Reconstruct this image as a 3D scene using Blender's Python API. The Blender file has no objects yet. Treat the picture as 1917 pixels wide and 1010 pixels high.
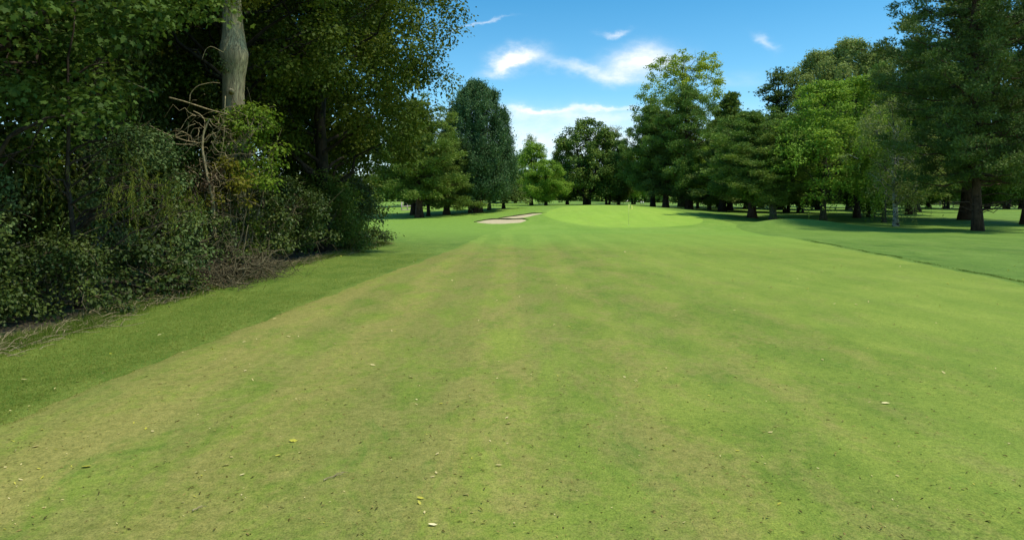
import bpy, math, random
import numpy as np
from math import sin, cos, pi, radians as rad

F, EYE, CX, HZ = 1249.0, 1.8, 958.5, 380.0
rng = np.random.default_rng(7)
random.seed(7)
S = bpy.context.scene
COL = S.collection

# ------------------------------------------------------------------ helpers
def wx(px, d): return (px - CX) / F * d
def wz(py, d): return EYE - (py - HZ) / F * d

def tag(o, label=None, cat=None, group=None, kind=None):
    for k, v in (('label', label), ('category', cat), ('group', group), ('kind', kind)):
        if v: o[k] = v
    return o

def empty(name, loc, rz=0.0, scale=(1, 1, 1)):
    o = bpy.data.objects.new(name, None)
    COL.objects.link(o)
    o.empty_display_size = .3
    o.location = loc; o.rotation_euler = (0, 0, rz); o.scale = scale
    return o

def mesh_from(verts, faces, tint=None, smooth=False):
    """verts (N,3); faces: list of (M,k) int arrays"""
    me = bpy.data.meshes.new('mesh')
    verts = np.asarray(verts, dtype=np.float32)
    me.vertices.add(len(verts)); me.vertices.foreach_set('co', verts.ravel())
    loops = np.concatenate([f.ravel() for f in faces]).astype(np.int32)
    tot = np.concatenate([np.full(len(f), f.shape[1], np.int32) for f in faces])
    start = np.concatenate([[0], np.cumsum(tot)[:-1]]).astype(np.int32)
    me.loops.add(len(loops)); me.loops.foreach_set('vertex_index', loops)
    me.polygons.add(len(tot)); me.polygons.foreach_set('loop_start', start)
    if hasattr(me.polygons[0], 'loop_total'):
        try: me.polygons.foreach_set('loop_total', tot)
        except Exception: pass
    if smooth: me.polygons.foreach_set('use_smooth', np.ones(len(tot), bool))
    if tint is not None:
        a = me.attributes.new('tint', 'FLOAT', 'FACE')
        a.data.foreach_set('value', np.asarray(tint, np.float32))
    me.update(); me.validate()
    return me

class MB:
    def __init__(s): s.v = []; s.f = {}; s.n = 0
    def add(s, v, *fs):
        v = np.asarray(v, float).reshape(-1, 3)
        for f in fs:
            f = np.asarray(f, int)
            s.f.setdefault(f.shape[1], []).append(f + s.n)
        s.v.append(v); s.n += len(v)
    def tube(s, P, R, sides=7, cap=True, wob=0.0):
        P = np.asarray(P, float); R = np.asarray(R, float) * np.ones(len(P))
        T = np.gradient(P, axis=0); T /= np.linalg.norm(T, axis=1)[:, None] + 1e-9
        ref = np.array([0, 0, 1.]) if abs(T[:, 2]).mean() < .8 else np.array([1., 0, 0])
        A = np.cross(T, ref); A /= np.linalg.norm(A, axis=1)[:, None] + 1e-9
        B = np.cross(T, A)
        th = np.linspace(0, 2 * pi, sides, endpoint=False)
        rr = R[:, None] * (1 + (wob * rng.standard_normal((len(P), sides)) if wob else 0))
        V = P[:, None, :] + rr[..., None] * (np.cos(th)[None, :, None] * A[:, None, :] + np.sin(th)[None, :, None] * B[:, None, :])
        n = len(P); i = np.arange(n - 1)[:, None] * sides; j = np.arange(sides)[None, :]; k = (j + 1) % sides
        q = np.stack([i + j, i + k, i + sides + k, i + sides + j], -1).reshape(-1, 4)
        s.add(V, q)
        if cap:
            s.f.setdefault(sides, []).append(np.array([np.arange(sides)[::-1] + s.n - n * sides, np.arange(sides) + s.n - sides]))
    def box(s, c, d, rz=0):
        x, y, z = [k / 2 for k in d]
        v = np.array([(a * x, b * y, e * z) for e in (-1, 1) for a, b in ((-1, -1), (1, -1), (1, 1), (-1, 1))])
        v = np.stack([v[:, 0] * cos(rz) - v[:, 1] * sin(rz), v[:, 0] * sin(rz) + v[:, 1] * cos(rz), v[:, 2]], 1) + np.array(c)
        s.add(v, [(0, 3, 2, 1), (4, 5, 6, 7), (0, 1, 5, 4), (1, 2, 6, 5), (2, 3, 7, 6), (3, 0, 4, 7)])
    def mesh(s, smooth=True):
        return mesh_from(np.concatenate(s.v), [np.concatenate(f) for f in s.f.values()], smooth=smooth)
    def build(s, name, mat, parent=None, smooth=True):
        return link(name, s.mesh(smooth), mat, parent)

def link(name, me, mat=None, parent=None):
    o = bpy.data.objects.new(name, me)
    if mat and not me.materials: me.materials.append(mat)
    COL.objects.link(o)
    if parent: o.parent = parent
    return o

# ------------------------------------------------------------------ node helpers
def new_mat(name):
    m = bpy.data.materials.new(name); m.use_nodes = True
    nt = m.node_tree; nt.nodes.clear()
    out = nt.nodes.new('ShaderNodeOutputMaterial')
    return m, nt, out

class NT:
    def __init__(s, nt): s.nt = nt
    def n(s, t, **kw):
        o = s.nt.nodes.new(t)
        for k, v in kw.items(): setattr(o, k, v)
        return o
    def put(s, sock, v):
        if hasattr(v, 'is_linked') or hasattr(v, 'links'): s.nt.links.new(v, sock)
        else: sock.default_value = v
    def m(s, op, a, b=None, c=None, clamp=False):
        o = s.n('ShaderNodeMath', operation=op); o.use_clamp = clamp
        s.put(o.inputs[0], a)
        if b is not None: s.put(o.inputs[1], b)
        if c is not None: s.put(o.inputs[2], c)
        return o.outputs[0]
    def noise(s, vec, scale, detail=4, rough=.55, dist=0.0, out=0):
        o = s.n('ShaderNodeTexNoise'); s.put(o.inputs['Vector'], vec)
        o.inputs['Scale'].default_value = scale; o.inputs['Detail'].default_value = detail
        o.inputs['Roughness'].default_value = rough; o.inputs['Distortion'].default_value = dist
        return o.outputs[out]
    def ramp(s, fac, stops, interp='LINEAR'):
        o = s.n('ShaderNodeValToRGB'); s.put(o.inputs[0], fac)
        cr = o.color_ramp; cr.interpolation = interp
        while len(cr.elements) < len(stops): cr.elements.new(.5)
        for e, (p, c) in zip(cr.elements, stops):
            e.position = p; e.color = (*c, 1) if len(c) == 3 else c
        return o.outputs[0]
    def mix(s, fac, a, b, mode='MIX'):
        o = s.n('ShaderNodeMix', data_type='RGBA', blend_type=mode)
        s.put(o.inputs[0], fac)
        s.put(o.inputs[6], (*a, 1) if isinstance(a, tuple) and len(a) == 3 else a)
        s.put(o.inputs[7], (*b, 1) if isinstance(b, tuple) and len(b) == 3 else b)
        return o.outputs[2]
    def mapr(s, v, a, b, c=0., d=1., smooth=True):
        o = s.n('ShaderNodeMapRange'); o.clamp = True
        if smooth: o.interpolation_type = 'SMOOTHSTEP'
        s.put(o.inputs[0], v)
        for i, k in zip((1, 2, 3, 4), (a, b, c, d)): o.inputs[i].default_value = k
        return o.outputs[0]
    def scalev(s, vec, sc):
        o = s.n('ShaderNodeMapping'); s.put(o.inputs[0], vec); o.inputs['Scale'].default_value = sc
        return o.outputs[0]

def leaf_mat(name, dark, mid, light, trans=.3, rough=.6, spec=.12, dead=None, gain=1.0, bl=.62):
    m, nt, out = new_mat(name); g = NT(nt)
    at = g.n('ShaderNodeAttribute', attribute_name='tint').outputs['Fac']
    tc = g.n('ShaderNodeTexCoord').outputs['Object']
    nz = g.noise(tc, .45, 2)
    oi = g.n('ShaderNodeObjectInfo').outputs['Random']
    f = g.m('ADD', g.m('MULTIPLY', at, .62), g.m('MULTIPLY', nz, .45))
    f = g.m('ADD', f, g.m('MULTIPLY', g.m('SUBTRACT', oi, .5), .14))
    dark, mid, light = [(c_[0] * gain * 1.16, c_[1] * gain, c_[2] * gain * bl) for c_ in (dark, mid, light)]
    c = g.ramp(f, [(.12, dark), (.5, mid), (.92, light)])
    if dead:
        w = g.mapr(g.noise(tc, 1.3, 2), .62, .7, 0, .8)
        c = g.mix(w, c, dead)
    p = g.n('ShaderNodeBsdfPrincipled'); g.put(p.inputs['Base Color'], c)
    p.inputs['Roughness'].default_value = rough; p.inputs['Specular IOR Level'].default_value = spec
    t = g.n('ShaderNodeBsdfTranslucent')
    g.put(t.inputs['Color'], g.mix(.5, c, (1.0, 1.0, .45), 'MULTIPLY'))
    mx = g.n('ShaderNodeMixShader'); mx.inputs[0].default_value = trans
    nt.links.new(p.outputs[0], mx.inputs[1]); nt.links.new(t.outputs[0], mx.inputs[2])
    nt.links.new(mx.outputs[0], out.inputs[0])
    return m

def bark_mat(name, a, b, moss=None, zs=.35, bump=.6, sc=9, blotch=None):
    m, nt, out = new_mat(name); g = NT(nt)
    tc = g.n('ShaderNodeTexCoord').outputs['Object']
    v = g.scalev(tc, (1, 1, zs))
    n1 = g.noise(v, sc, 5, .65, .6); n2 = g.noise(tc, 1.1, 3)
    c = g.ramp(n1, [(.32, a), (.66, b)])
    if blotch: c = g.mix(g.mapr(g.noise(g.scalev(tc, (1, 1, 2.2)), 3.2, 3), .52, .58), c, blotch)
    if moss: c = g.mix(g.mapr(n2, .42, .62, 0, .85), c, moss)
    p = g.n('ShaderNodeBsdfPrincipled'); g.put(p.inputs['Base Color'], c)
    p.inputs['Roughness'].default_value = .9; p.inputs['Specular IOR Level'].default_value = .15
    bp = g.n('ShaderNodeBump'); bp.inputs['Strength'].default_value = bump; bp.inputs['Distance'].default_value = .04
    nt.links.new(n1, bp.inputs['Height']); nt.links.new(bp.outputs[0], p.inputs['Normal'])
    nt.links.new(p.outputs[0], out.inputs[0])
    return m

def plain_mat(name, c, rough=.6, var=.25, sc=12, spec=.3):
    m, nt, out = new_mat(name); g = NT(nt)
    tc = g.n('ShaderNodeTexCoord').outputs['Object']
    k = g.noise(tc, sc, 3)
    col = g.ramp(k, [(.3, tuple(x * (1 - var) for x in c)), (.7, tuple(min(1, x * (1 + var)) for x in c))])
    p = g.n('ShaderNodeBsdfPrincipled'); g.put(p.inputs['Base Color'], col)
    p.inputs['Roughness'].default_value = rough; p.inputs['Specular IOR Level'].default_value = spec
    nt.links.new(p.outputs[0], out.inputs[0])
    return m

# ------------------------------------------------------------------ terrain
CTRL = []   # x, y, z
def cp(px, d, z): CTRL.append((wx(px, d), d, z))
for x in (-40, -20, -8, 0, 8, 20, 40):
    for y in (-25, -8, 5, 18, 32): CTRL.append((x, y, 0.0))
for x in (-30, -14, -6): CTRL.append((x, 44, 0.0))
for x in (0, 6, 12): CTRL.append((x, 44, -.06))
for x in (19, 27, 40): CTRL.append((x, 44, 0.02))
# putting green plateau
cp(1150, 51, -.13); cp(1060, 52, -.05); cp(1230, 53, -.05)
cp(1176, 56, .0); cp(1100, 60, .42); cp(1200, 62, .50); cp(1290, 62, .48); cp(1050, 62, .62)
cp(1100, 70, 1.15); cp(1180, 72, 1.22); cp(1050, 72, 1.1); cp(1240, 72, 1.05)
cp(1130, 79, 1.52); cp(1080, 79, 1.50); cp(1190, 79, 1.46)
cp(1130, 88, 1.48); cp(1060, 92, 1.45); cp(1110, 112, 1.50); cp(1200, 100, 1.28); cp(1150, 135, 1.7)
# bunker side
cp(960, 56, .10); cp(895, 57, .06); cp(940, 62, .28); cp(1000, 68, .62); cp(1010, 62, .42)
cp(980, 80, 1.05); cp(990, 100, 1.5); cp(970, 150, 2.9); cp(1040, 150, 2.3)
cp(780, 52, 0.02); cp(785, 69, .30); cp(888, 78, .66); cp(840, 90, .95); cp(760, 95, .85); cp(850, 140, 2.1); cp(720, 140, 1.6)
cp(600, 70, .3); cp(500, 110, .9)
# right side
cp(1400, 65, .38); cp(1352, 78, .78); cp(1286, 86, 1.04); cp(1240, 88, 1.15); cp(1540, 60, .14); cp(1472, 78, .66)
cp(1557, 72, .52); cp(1630, 68, .38); cp(1677, 50, .06); cp(1655, 56, .17); cp(1830, 43, .0); cp(1812, 60, .28)
cp(1771, 100, .92); cp(1500, 110, 1.0); cp(1900, 120, 1.0); cp(2100, 60, .25); cp(1750, 160, 1.25); cp(1400, 150, 1.5)
for a in (-170, -80, 0, 90, 200): CTRL.append((a, 280, 1.6)); CTRL.append((a * 2, 700, 1.7))
CTRL.append((-90, 20, 0)); CTRL.append((90, 20, 0)); CTRL.append((0, -120, 0))
CT = np.array(CTRL)
def _phi(r2): return np.sqrt(r2 + 25.0)
_A = _phi(((CT[:, None, :2] - CT[None, :, :2]) ** 2).sum(-1)) + np.eye(len(CT)) * -.02
_P = np.c_[np.ones(len(CT)), CT[:, :2]]
_M = np.block([[_A, _P], [_P.T, np.zeros((3, 3))]])
_W = np.linalg.solve(_M, np.r_[CT[:, 2], 0, 0, 0])
def terr(x, y):
    x = np.atleast_1d(np.asarray(x, float)); y = np.atleast_1d(np.asarray(y, float))
    sh = np.broadcast(x, y).shape
    X = np.broadcast_to(x, sh).ravel(); Y = np.broadcast_to(y, sh).ravel()
    z = np.empty(len(X))
    for i in range(0, len(X), 40000):
        a, b = X[i:i + 40000], Y[i:i + 40000]
        r2 = (a[:, None] - CT[None, :, 0]) ** 2 + (b[:, None] - CT[None, :, 1]) ** 2
        z[i:i + 40000] = _phi(r2) @ _W[:len(CT)] + _W[-3] + _W[-2] * a + _W[-1] * b
    # small grassy mound right of the green
    z += .66 * np.exp(-((X - 19.8 - .25 * (Y - 47)) / 4.2) ** 2 - ((Y - 47.5) / 2.9) ** 2)
    # soft undulation
    z += .018 * np.sin(X * .55 + 1.3) * np.sin(Y * .41) + .01 * np.sin(X * 1.7 + Y * .8)
    return z.reshape(sh)
def tz(x, y): return float(terr(x, y)[0])

def grid_mesh(xs, ys, dz=0.0):
    X, Y = np.meshgrid(xs, ys)
    V = np.stack([X, Y, terr(X, Y) + dz], -1).reshape(-1, 3)
    nx, ny = len(xs), len(ys)
    i = np.arange(ny - 1)[:, None] * nx; j = np.arange(nx - 1)[None, :]
    q = np.stack([i + j, i + j + 1, i + nx + j + 1, i + nx + j], -1).reshape(-1, 4)
    return mesh_from(V, [q], smooth=True)

def span_sheet(ys, xl, xr, nx, dz, sink=.02):
    """sheet between two boundary curves, edges tucked just under the ground"""
    ys = np.asarray(ys); t = np.linspace(0, 1, nx)
    XL = xl(ys)[:, None]; XR = xr(ys)[:, None]
    X = XL + (XR - XL) * t[None, :]; Y = np.repeat(ys[:, None], nx, 1)
    Z = terr(X, Y) + dz
    Z[:, 0] -= sink + dz; Z[:, -1] -= sink + dz; Z[0] -= sink + dz; Z[-1] -= sink + dz
    V = np.stack([X, Y, Z], -1).reshape(-1, 3); ny = len(ys)
    i = np.arange(ny - 1)[:, None] * nx; j = np.arange(nx - 1)[None, :]
    q = np.stack([i + j, i + j + 1, i + nx + j + 1, i + nx + j], -1).reshape(-1, 4)
    return mesh_from(V, [q], smooth=True)

def grass_mat(name, greens, dry, dry_amt, stripes=.0, fine=1.0, dryleft=0.0, strip=False, toapron=False, collar=False):
    m, nt, out = new_mat(name); g = NT(nt)
    pos = g.n('ShaderNodeNewGeometry').outputs['Position']
    xyz = g.n('ShaderNodeSeparateXYZ'); nt.links.new(pos, xyz.inputs[0])
    X, Y = xyz.outputs[0], xyz.outputs[1]
    big = g.noise(g.scalev(pos, (.30, .16, .2)), 1.0, 5, .6, .5)
    med = g.noise(g.scalev(pos, (1.5, .8, 1)), 1.0, 6, .68, .6)
    str_ = g.noise(g.scalev(pos, (1.3, .06, 1)), 1.0, 3, .6, .15)
    sm = g.noise(pos, 11, 5, .72)
    fi = g.noise(g.scalev(pos, (1, .8, 1)), 90, 3, .75)
    f = g.m('ADD', g.m('MULTIPLY', big, .38), g.m('MULTIPLY', med, .34))
    f = g.m('ADD', f, g.m('MULTIPLY', sm, .28))
    c = g.ramp(f, [(.40, greens[0]), (.5, greens[1]), (.60, greens[2])])
    if dry_amt:
        df = g.m('ADD', g.m('MULTIPLY', g.noise(g.scalev(pos, (1.1, .5, 1)), 1.3, 7, .72, .5), .62),
                 g.m('MULTIPLY', str_, .14))
        df = g.m('ADD', df, g.m('MULTIPLY', g.noise(pos, 7.5, 5, .8), .26))
        if dryleft:
            df = g.m('ADD', df, g.m('MULTIPLY', g.mapr(X, -5., 6., 1, 0, False), dryleft))
            df = g.m('SUBTRACT', df, g.m('MULTIPLY', g.mapr(Y, 24, 44, 0, 1), .22))
        w = g.mapr(df, .50, .66, 0, dry_amt)
        c = g.mix(w, c, g.ramp(sm, [(.35, dry[0]), (.65, dry[1])]))
    if stripes:
        c = g.mix(g.mapr(str_, .38, .64, 0, stripes), c, tuple(k * .55 for k in greens[1]))
    if strip:
        sf = g.m('MULTIPLY', g.mapr(X, -3.5, -1.5, 1, 0), g.mapr(g.m('ADD', Y, g.m('MULTIPLY', big, 8)), 24, 38, 1, 0))
        c = g.mix(g.m('MULTIPLY', sf, .95), c, g.mix(g.mapr(g.m('ADD', g.m('MULTIPLY', med, .5), g.m('MULTIPLY', sm, .5)), .38, .62), (.085, .150, .020), (.175, .225, .042)))
        c = g.mix(g.m('MULTIPLY', g.mapr(Y, 26, 46), g.mapr(X, 14., 5., .35, 1)), c, g.mix(med, (.145, .26, .034), (.22, .335, .055)))
    if toapron:
        c = g.mix(g.mapr(g.m('ADD', Y, g.m('MULTIPLY', big, 12)), 29, 40), c, g.mix(med, (.155, .265, .035), (.235, .335, .06)))
        gp = g.mapr(g.noise(g.scalev(pos, (1.6, .7, 1)), 1.0, 6, .75, .5), .54, .70, 0, .6)
        c = g.mix(gp, c, (.095, .180, .022))
    if collar:
        e = g.m('ADD', g.m('POWER', g.m('DIVIDE', g.m('SUBTRACT', X, 10.3), 7.6), 2), g.m('POWER', g.m('DIVIDE', g.m('SUBTRACT', Y, 65), 14.2), 2))
        e = g.m('ADD', e, g.m('MULTIPLY', g.m('SUBTRACT', big, .5), .35))
        c = g.mix(g.mapr(e, .80, .97, 0, .6), c, g.mix(med, (.155, .275, .035), (.235, .345, .06)))
    if toapron:
        sw = g.m('SINE', g.m('ADD', g.m('MULTIPLY', X, 4.2), g.m('MULTIPLY', g.noise(g.scalev(pos, (.5, .05, 1)), 1, 2), 5)))
        c = g.mix(1.0, c, g.ramp(g.mapr(sw, -1, 1), [(.2, (.93, .96, .92)), (.8, (1.07, 1.04, 1.04))]), 'MULTIPLY')
        c = g.mix(g.mapr(g.m('ADD', X, g.m('MULTIPLY', big, 3)), 1.5, 9, 0, .5), c, g.mix(med, (.155, .26, .030), (.27, .345, .052)))
    if fine:
        k = g.ramp(fi, [(.28, (.50, .54, .42)), (.5, (1, 1, 1)), (.76, (1.42, 1.36, 1.25))])
        c = g.mix(fine, c, k, 'MULTIPLY')
        k2 = g.ramp(g.noise(pos, 28, 4, .7), [(.3, (.72, .78, .7)), (.5, (1, 1, 1)), (.72, (1.2, 1.14, 1.1))])
        c = g.mix(fine, c, k2, 'MULTIPLY')
    p = g.n('ShaderNodeBsdfPrincipled'); g.put(p.inputs['Base Color'], c)
    p.inputs['Roughness'].default_value = .85; p.inputs['Specular IOR Level'].default_value = .12
    b1 = g.n('ShaderNodeBump'); b1.inputs['Strength'].default_value = .55; b1.inputs['Distance'].default_value = .02
    hh = g.m('ADD', g.m('MULTIPLY', fi, .5), g.m('MULTIPLY', sm, .9))
    nt.links.new(hh, b1.inputs['Height']); nt.links.new(b1.outputs[0], p.inputs['Normal'])
    nt.links.new(p.outputs[0], out.inputs[0])
    return m

G_ROUGH = grass_mat('rough_grass', [(.080, .155, .022), (.125, .21, .032), (.165, .255, .046)], [(.18, .2, .06), (.25, .25, .08)], .3, strip=True)
G_FAIR = grass_mat('fairway_grass', [(.118, .180, .024), (.190, .245, .038), (.255, .300, .054)],
                   [(.205, .192, .052), (.300, .270, .084)], .85, stripes=.12, dryleft=.13, toapron=True)
G_APRON = grass_mat('apron_grass', [(.155, .275, .035), (.195, .315, .045), (.235, .345, .06)], [(.22, .24, .07), (.28, .28, .09)], .2)
G_GREEN = grass_mat('green_grass', [(.235, .375, .045), (.265, .405, .052), (.30, .43, .062)], [(.24, .30, .06)] * 2, .3, stripes=.10, fine=.6, collar=True)

def cat(*a): return np.unique(np.round(np.concatenate(a), 3))
gx = cat(np.array([-900, -600, -400, -280, -200, -150, -120, -95, -75]), np.arange(-60, -16, 2), np.arange(-16, 30, .6), np.arange(30, 80, 2), np.array([85, 100, 120, 150, 200, 280, 400, 600, 900]))
gy = cat(np.array([-120, -80, -50, -35]), np.arange(-25, 4, 2), np.arange(4, 40, .8), np.arange(40, 92, .6), np.arange(92, 180, 2.5), np.arange(180, 300, 12), np.array([320, 360, 420, 500, 620, 760, 950]))
tag(link('ground', grid_mesh(gx, gy), G_ROUGH), kind='structure')

def curve(pts):
    ys, xs = zip(*pts)
    return lambda y: np.interp(y, ys, xs)
def px2(px, py, d=None):
    d = d or EYE * F / (py - HZ); return (d, wx(px, d))
wob = lambda y, a, s: a * (np.sin(y * 1.9 + s) + .6 * np.sin(y * 4.3 + 2 * s) + .4 * np.sin(y * 9.1 + s))
_fl = curve([(-12, -4.5), px2(0, 780), px2(150, 715), px2(380, 640), px2(650, 535), px2(840, 467), (40, -1.6), (46, 0)])
_fr = curve([(-12, 9.0), (8, 10.6), px2(1917, 531), px2(1750, 498), px2(1600, 467), px2(1500, 448), px2(1420, 431), (49, 15.2)])
_jr = np.random.default_rng(5).standard_normal(400)
jag = lambda y, a: a * (np.interp(y * 9, np.arange(400), _jr) + .8 * np.interp(y * 3.1 + 40, np.arange(400), _jr)) * (y > 3)
fl = lambda y: _fl(y) + wob(y, .03, 1) + jag(y, .022)
fr = lambda y: _fr(y) + wob(y, .04, 3)
# brighter apron all round the green, fairway laid over its near end
tag(link('green_apron', span_sheet(np.arange(24, 84, .6), lambda y: np.interp(y, [24, 32, 45, 52, 58, 70, 84], [-2.0, -1.8, -1.0, 0, 1, 2.0, 3.5]) + wob(y, .12, 5),
    lambda y: np.interp(y, [24, 34, 46, 52, 66, 84], [12.9, 14.0, 15.6, 18, 19.5, 15]), 60, .012), G_APRON), kind='structure')
tag(link('fairway', span_sheet(np.concatenate([np.arange(-12, 4, .6), np.arange(4, 22, .09), np.arange(22, 40, .5)]), fl, lambda y: np.minimum(fr(y), np.interp(y, [30, 40], [20, 9])), 50, .024), G_FAIR), kind='structure')

# putting green: ellipse sheet
def ellipse_sheet(cx, cy, a, b, dz, rings=26, seg=96, rag=.02):
    th = np.linspace(0, 2 * pi, seg, endpoint=False)
    rr = np.linspace(0.001, 1, rings)
    k = 1 + rag * np.sin(3 * th + 1) + rag * .7 * np.sin(5 * th)
    X = cx + a * rr[:, None] * (np.cos(th) * k)[None]; Y = cy + b * rr[:, None] * (np.sin(th) * k)[None]
    Z = terr(X, Y) + dz; Z[-1] -= dz + .02
    V = np.stack([X, Y, Z], -1).reshape(-1, 3)
    i = np.arange(rings - 1)[:, None] * seg; j = np.arange(seg)[None]; j2 = (j + 1) % seg
    q = np.stack([i + j, i + seg + j, i + seg + j2, i + j2], -1).reshape(-1, 4)
    return mesh_from(V, [q], smooth=True)
tag(link('putting_green', ellipse_sheet(10.3, 65, 7.6, 14.2, .036, 30, 110), G_GREEN), kind='structure')

# woodland floor
floor_m, nt, out = new_mat('leaf_mould'); g = NT(nt)
pos = g.n('ShaderNodeNewGeometry').outputs['Position']
c = g.ramp(g.noise(pos, 6, 6, .7), [(.3, (.018, .014, .008)), (.5, (.05, .038, .02)), (.68, (.11, .08, .04))])
c = g.mix(g.mapr(g.noise(pos, 1.3, 3), .52, .62), c, (.03, .06, .012))
p = g.n('ShaderNodeBsdfPrincipled'); g.put(p.inputs['Base Color'], c); p.inputs['Roughness'].default_value = 1
b1 = g.n('ShaderNodeBump'); b1.inputs['Distance'].default_value = .05; nt.links.new(g.noise(pos, 14, 5, .7), b1.inputs['Height'])
nt.links.new(b1.outputs[0], p.inputs['Normal']); nt.links.new(p.outputs[0], out.inputs[0])
_we = curve([(-15, -6.3), (4, -6.2), px2(0, 655), px2(350, 549), px2(520, 500), (24, -6.0), (29, -5.6), (33, -7.5)])
wood_edge = lambda y: _we(y) + wob(y, .07, 2)
tag(link('woodland_floor', span_sheet(np.arange(-12, 36, .4), lambda y: np.full_like(y, -24.), wood_edge, 30, .014), floor_m), kind='structure')

# ------------------------------------------------------------------ bunker
sand_m, nt, out = new_mat('sand'); g = NT(nt)
pos = g.n('ShaderNodeNewGeometry').outputs['Position']
c = g.ramp(g.noise(pos, 3, 5, .7), [(.3, (.42, .33, .18)), (.7, (.60, .49, .29))])
p = g.n('ShaderNodeBsdfPrincipled'); g.put(p.inputs['Base Color'], c); p.inputs['Roughness'].default_value = .95
nt.links.new(p.outputs[0], out.inputs[0])
soil_m = plain_mat('bunker_soil', (.06, .05, .025), .95, .4, 5)
def poly_sheet(pts, dz):
    """(px, d) outline resampled, filled by rings to its centre"""
    P = np.array([(wx(a, b), b) for a, b in pts]); n = 60
    L = np.r_[0, np.cumsum(np.linalg.norm(np.diff(np.r_[P, P[:1]], axis=0), axis=1))]
    t = np.linspace(0, L[-1], n, endpoint=False); Q = np.r_[P, P[:1]]
    B = np.c_[np.interp(t, L, Q[:, 0]), np.interp(t, L, Q[:, 1])]
    B = (B + np.roll(B, 1, 0) + np.roll(B, -1, 0)) / 3
    c = B.mean(0); k = np.linspace(.001, 1, 9)
    V = c + (B[None] - c) * k[:, None, None]
    Z = terr(V[..., 0], V[..., 1]) + dz - .05 * (1 - k[:, None] ** 4) * 0; Z[-1] -= dz + .01
    V = np.concatenate([V, Z[..., None]], -1).reshape(-1, 3)
    i = np.arange(8)[:, None] * n; j = np.arange(n)[None]; j2 = (j + 1) % n
    return mesh_from(V, [np.stack([i + j, i + n + j, i + n + j2, i + j2], -1).reshape(-1, 4)], smooth=True)
def lip(pts, h, parent):
    mb = MB(); P = np.array([(wx(a, b), b) for a, b in pts])
    t = np.linspace(0, len(P) - 1, 50); X = np.interp(t, range(len(P)), P[:, 0]); Y = np.interp(t, range(len(P)), P[:, 1])
    hh = h * np.sin(np.linspace(.05, 1, 50) * pi * .97) ** .4 * (1 + .15 * np.sin(t * 5)); z = terr(X, Y)
    V = np.concatenate([np.c_[X, Y, z - .05], np.c_[X, Y + .04, z + hh], np.c_[X, Y + .3, z + hh * 1.05], np.c_[X, Y + 2.2, terr(X, Y + 2.2) - .03]])
    i = np.arange(49)
    face = MB(); face.add(V[:100], np.c_[i, i + 1, i + 51, i + 50]); face.build('bunker_face', soil_m, parent)
    top = MB(); top.add(V[50:], np.c_[i, i + 1, i + 51, i + 50], np.c_[i, i + 1, i + 51, i + 50] + 50); top.build('turf_lip', G_APRON, parent)
bk = empty('sand_bunker', (0, 0, 0)); tag(bk, kind='structure')
link('sand', poly_sheet([(889, 58.5), (915, 56.3), (945, 55.8), (975, 57), (988, 60), (978, 61.5), (955, 61.3), (930, 62), (905, 60.8)], .03), sand_m, bk)
link('sand', poly_sheet([(932, 63.3), (955, 63.0), (975, 62.6), (984, 64), (1003, 66.5), (1021, 68.7), (1000, 69.4), (975, 68.2), (955, 66)], .03), sand_m, bk)
lip([(887, 58.8), (905, 61), (930, 62.1), (955, 61.5), (978, 61.6), (990, 60.2)], .12, bk)
lip([(930, 63.4), (955, 66.2), (975, 68.4), (1000, 69.6), (1024, 69)], .12, bk)

# ------------------------------------------------------------------ foliage engine
def unit(v): return v / (np.linalg.norm(v, axis=-1, keepdims=True) + 1e-9)
def rdir(r, n): return unit(r.standard_normal((n, 3)))
SHAPES = {
    'leaf': (np.array([(0, 0, 0), (.4, .5, .09), (1, 0, -.05), (.4, -.5, .09)]), None),
    'oval': (np.array([(0, 0, 0), (.25, .36, .06), (.65, .40, .05), (1, 0, -.06), (.65, -.40, .05), (.25, -.36, .06)]), None),
    'maple': (np.array([(0, 0, 0), (.02, .42, .03), (.30, .30, .02), (.48, .62, -.04), (.62, .26, .02), (1, 0, -.08), (.62, -.26, .02), (.48, -.62, -.04), (.30, -.30, .02), (.02, -.42, .03)]), None),
    'tuft': (np.array([(0, 0, 0), (.55, .50, .04), (.42, .20, 0), (.90, .36, -.03), (.55, .08, .02), (1.08, .02, .04), (.55, -.08, 0), (.88, -.38, .05), (.40, -.2, 0), (.5, -.52, -.04)]), None),
    'needle': (np.array([(0, .12, 0), (1, .04, 0), (1, -.04, 0), (0, -.12, 0)]), None),
}
def leaf_mesh(r, P, nrm, axis, L, W, tint, shape='leaf'):
    T = SHAPES[shape][0]; n = len(P); k = len(T)
    nrm = unit(nrm); axis = unit(axis - nrm * (axis * nrm).sum(-1, keepdims=True)); side = np.cross(nrm, axis)
    V = P[:, None] + (T[None, :, :1] * L[:, None, None]) * axis[:, None] + (T[None, :, 1:2] * W[:, None, None]) * side[:, None] + (T[None, :, 2:] * L[:, None, None]) * nrm[:, None]
    return mesh_from(V.reshape(-1, 3), [np.arange(n * k).reshape(n, k)], tint=tint)

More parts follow.
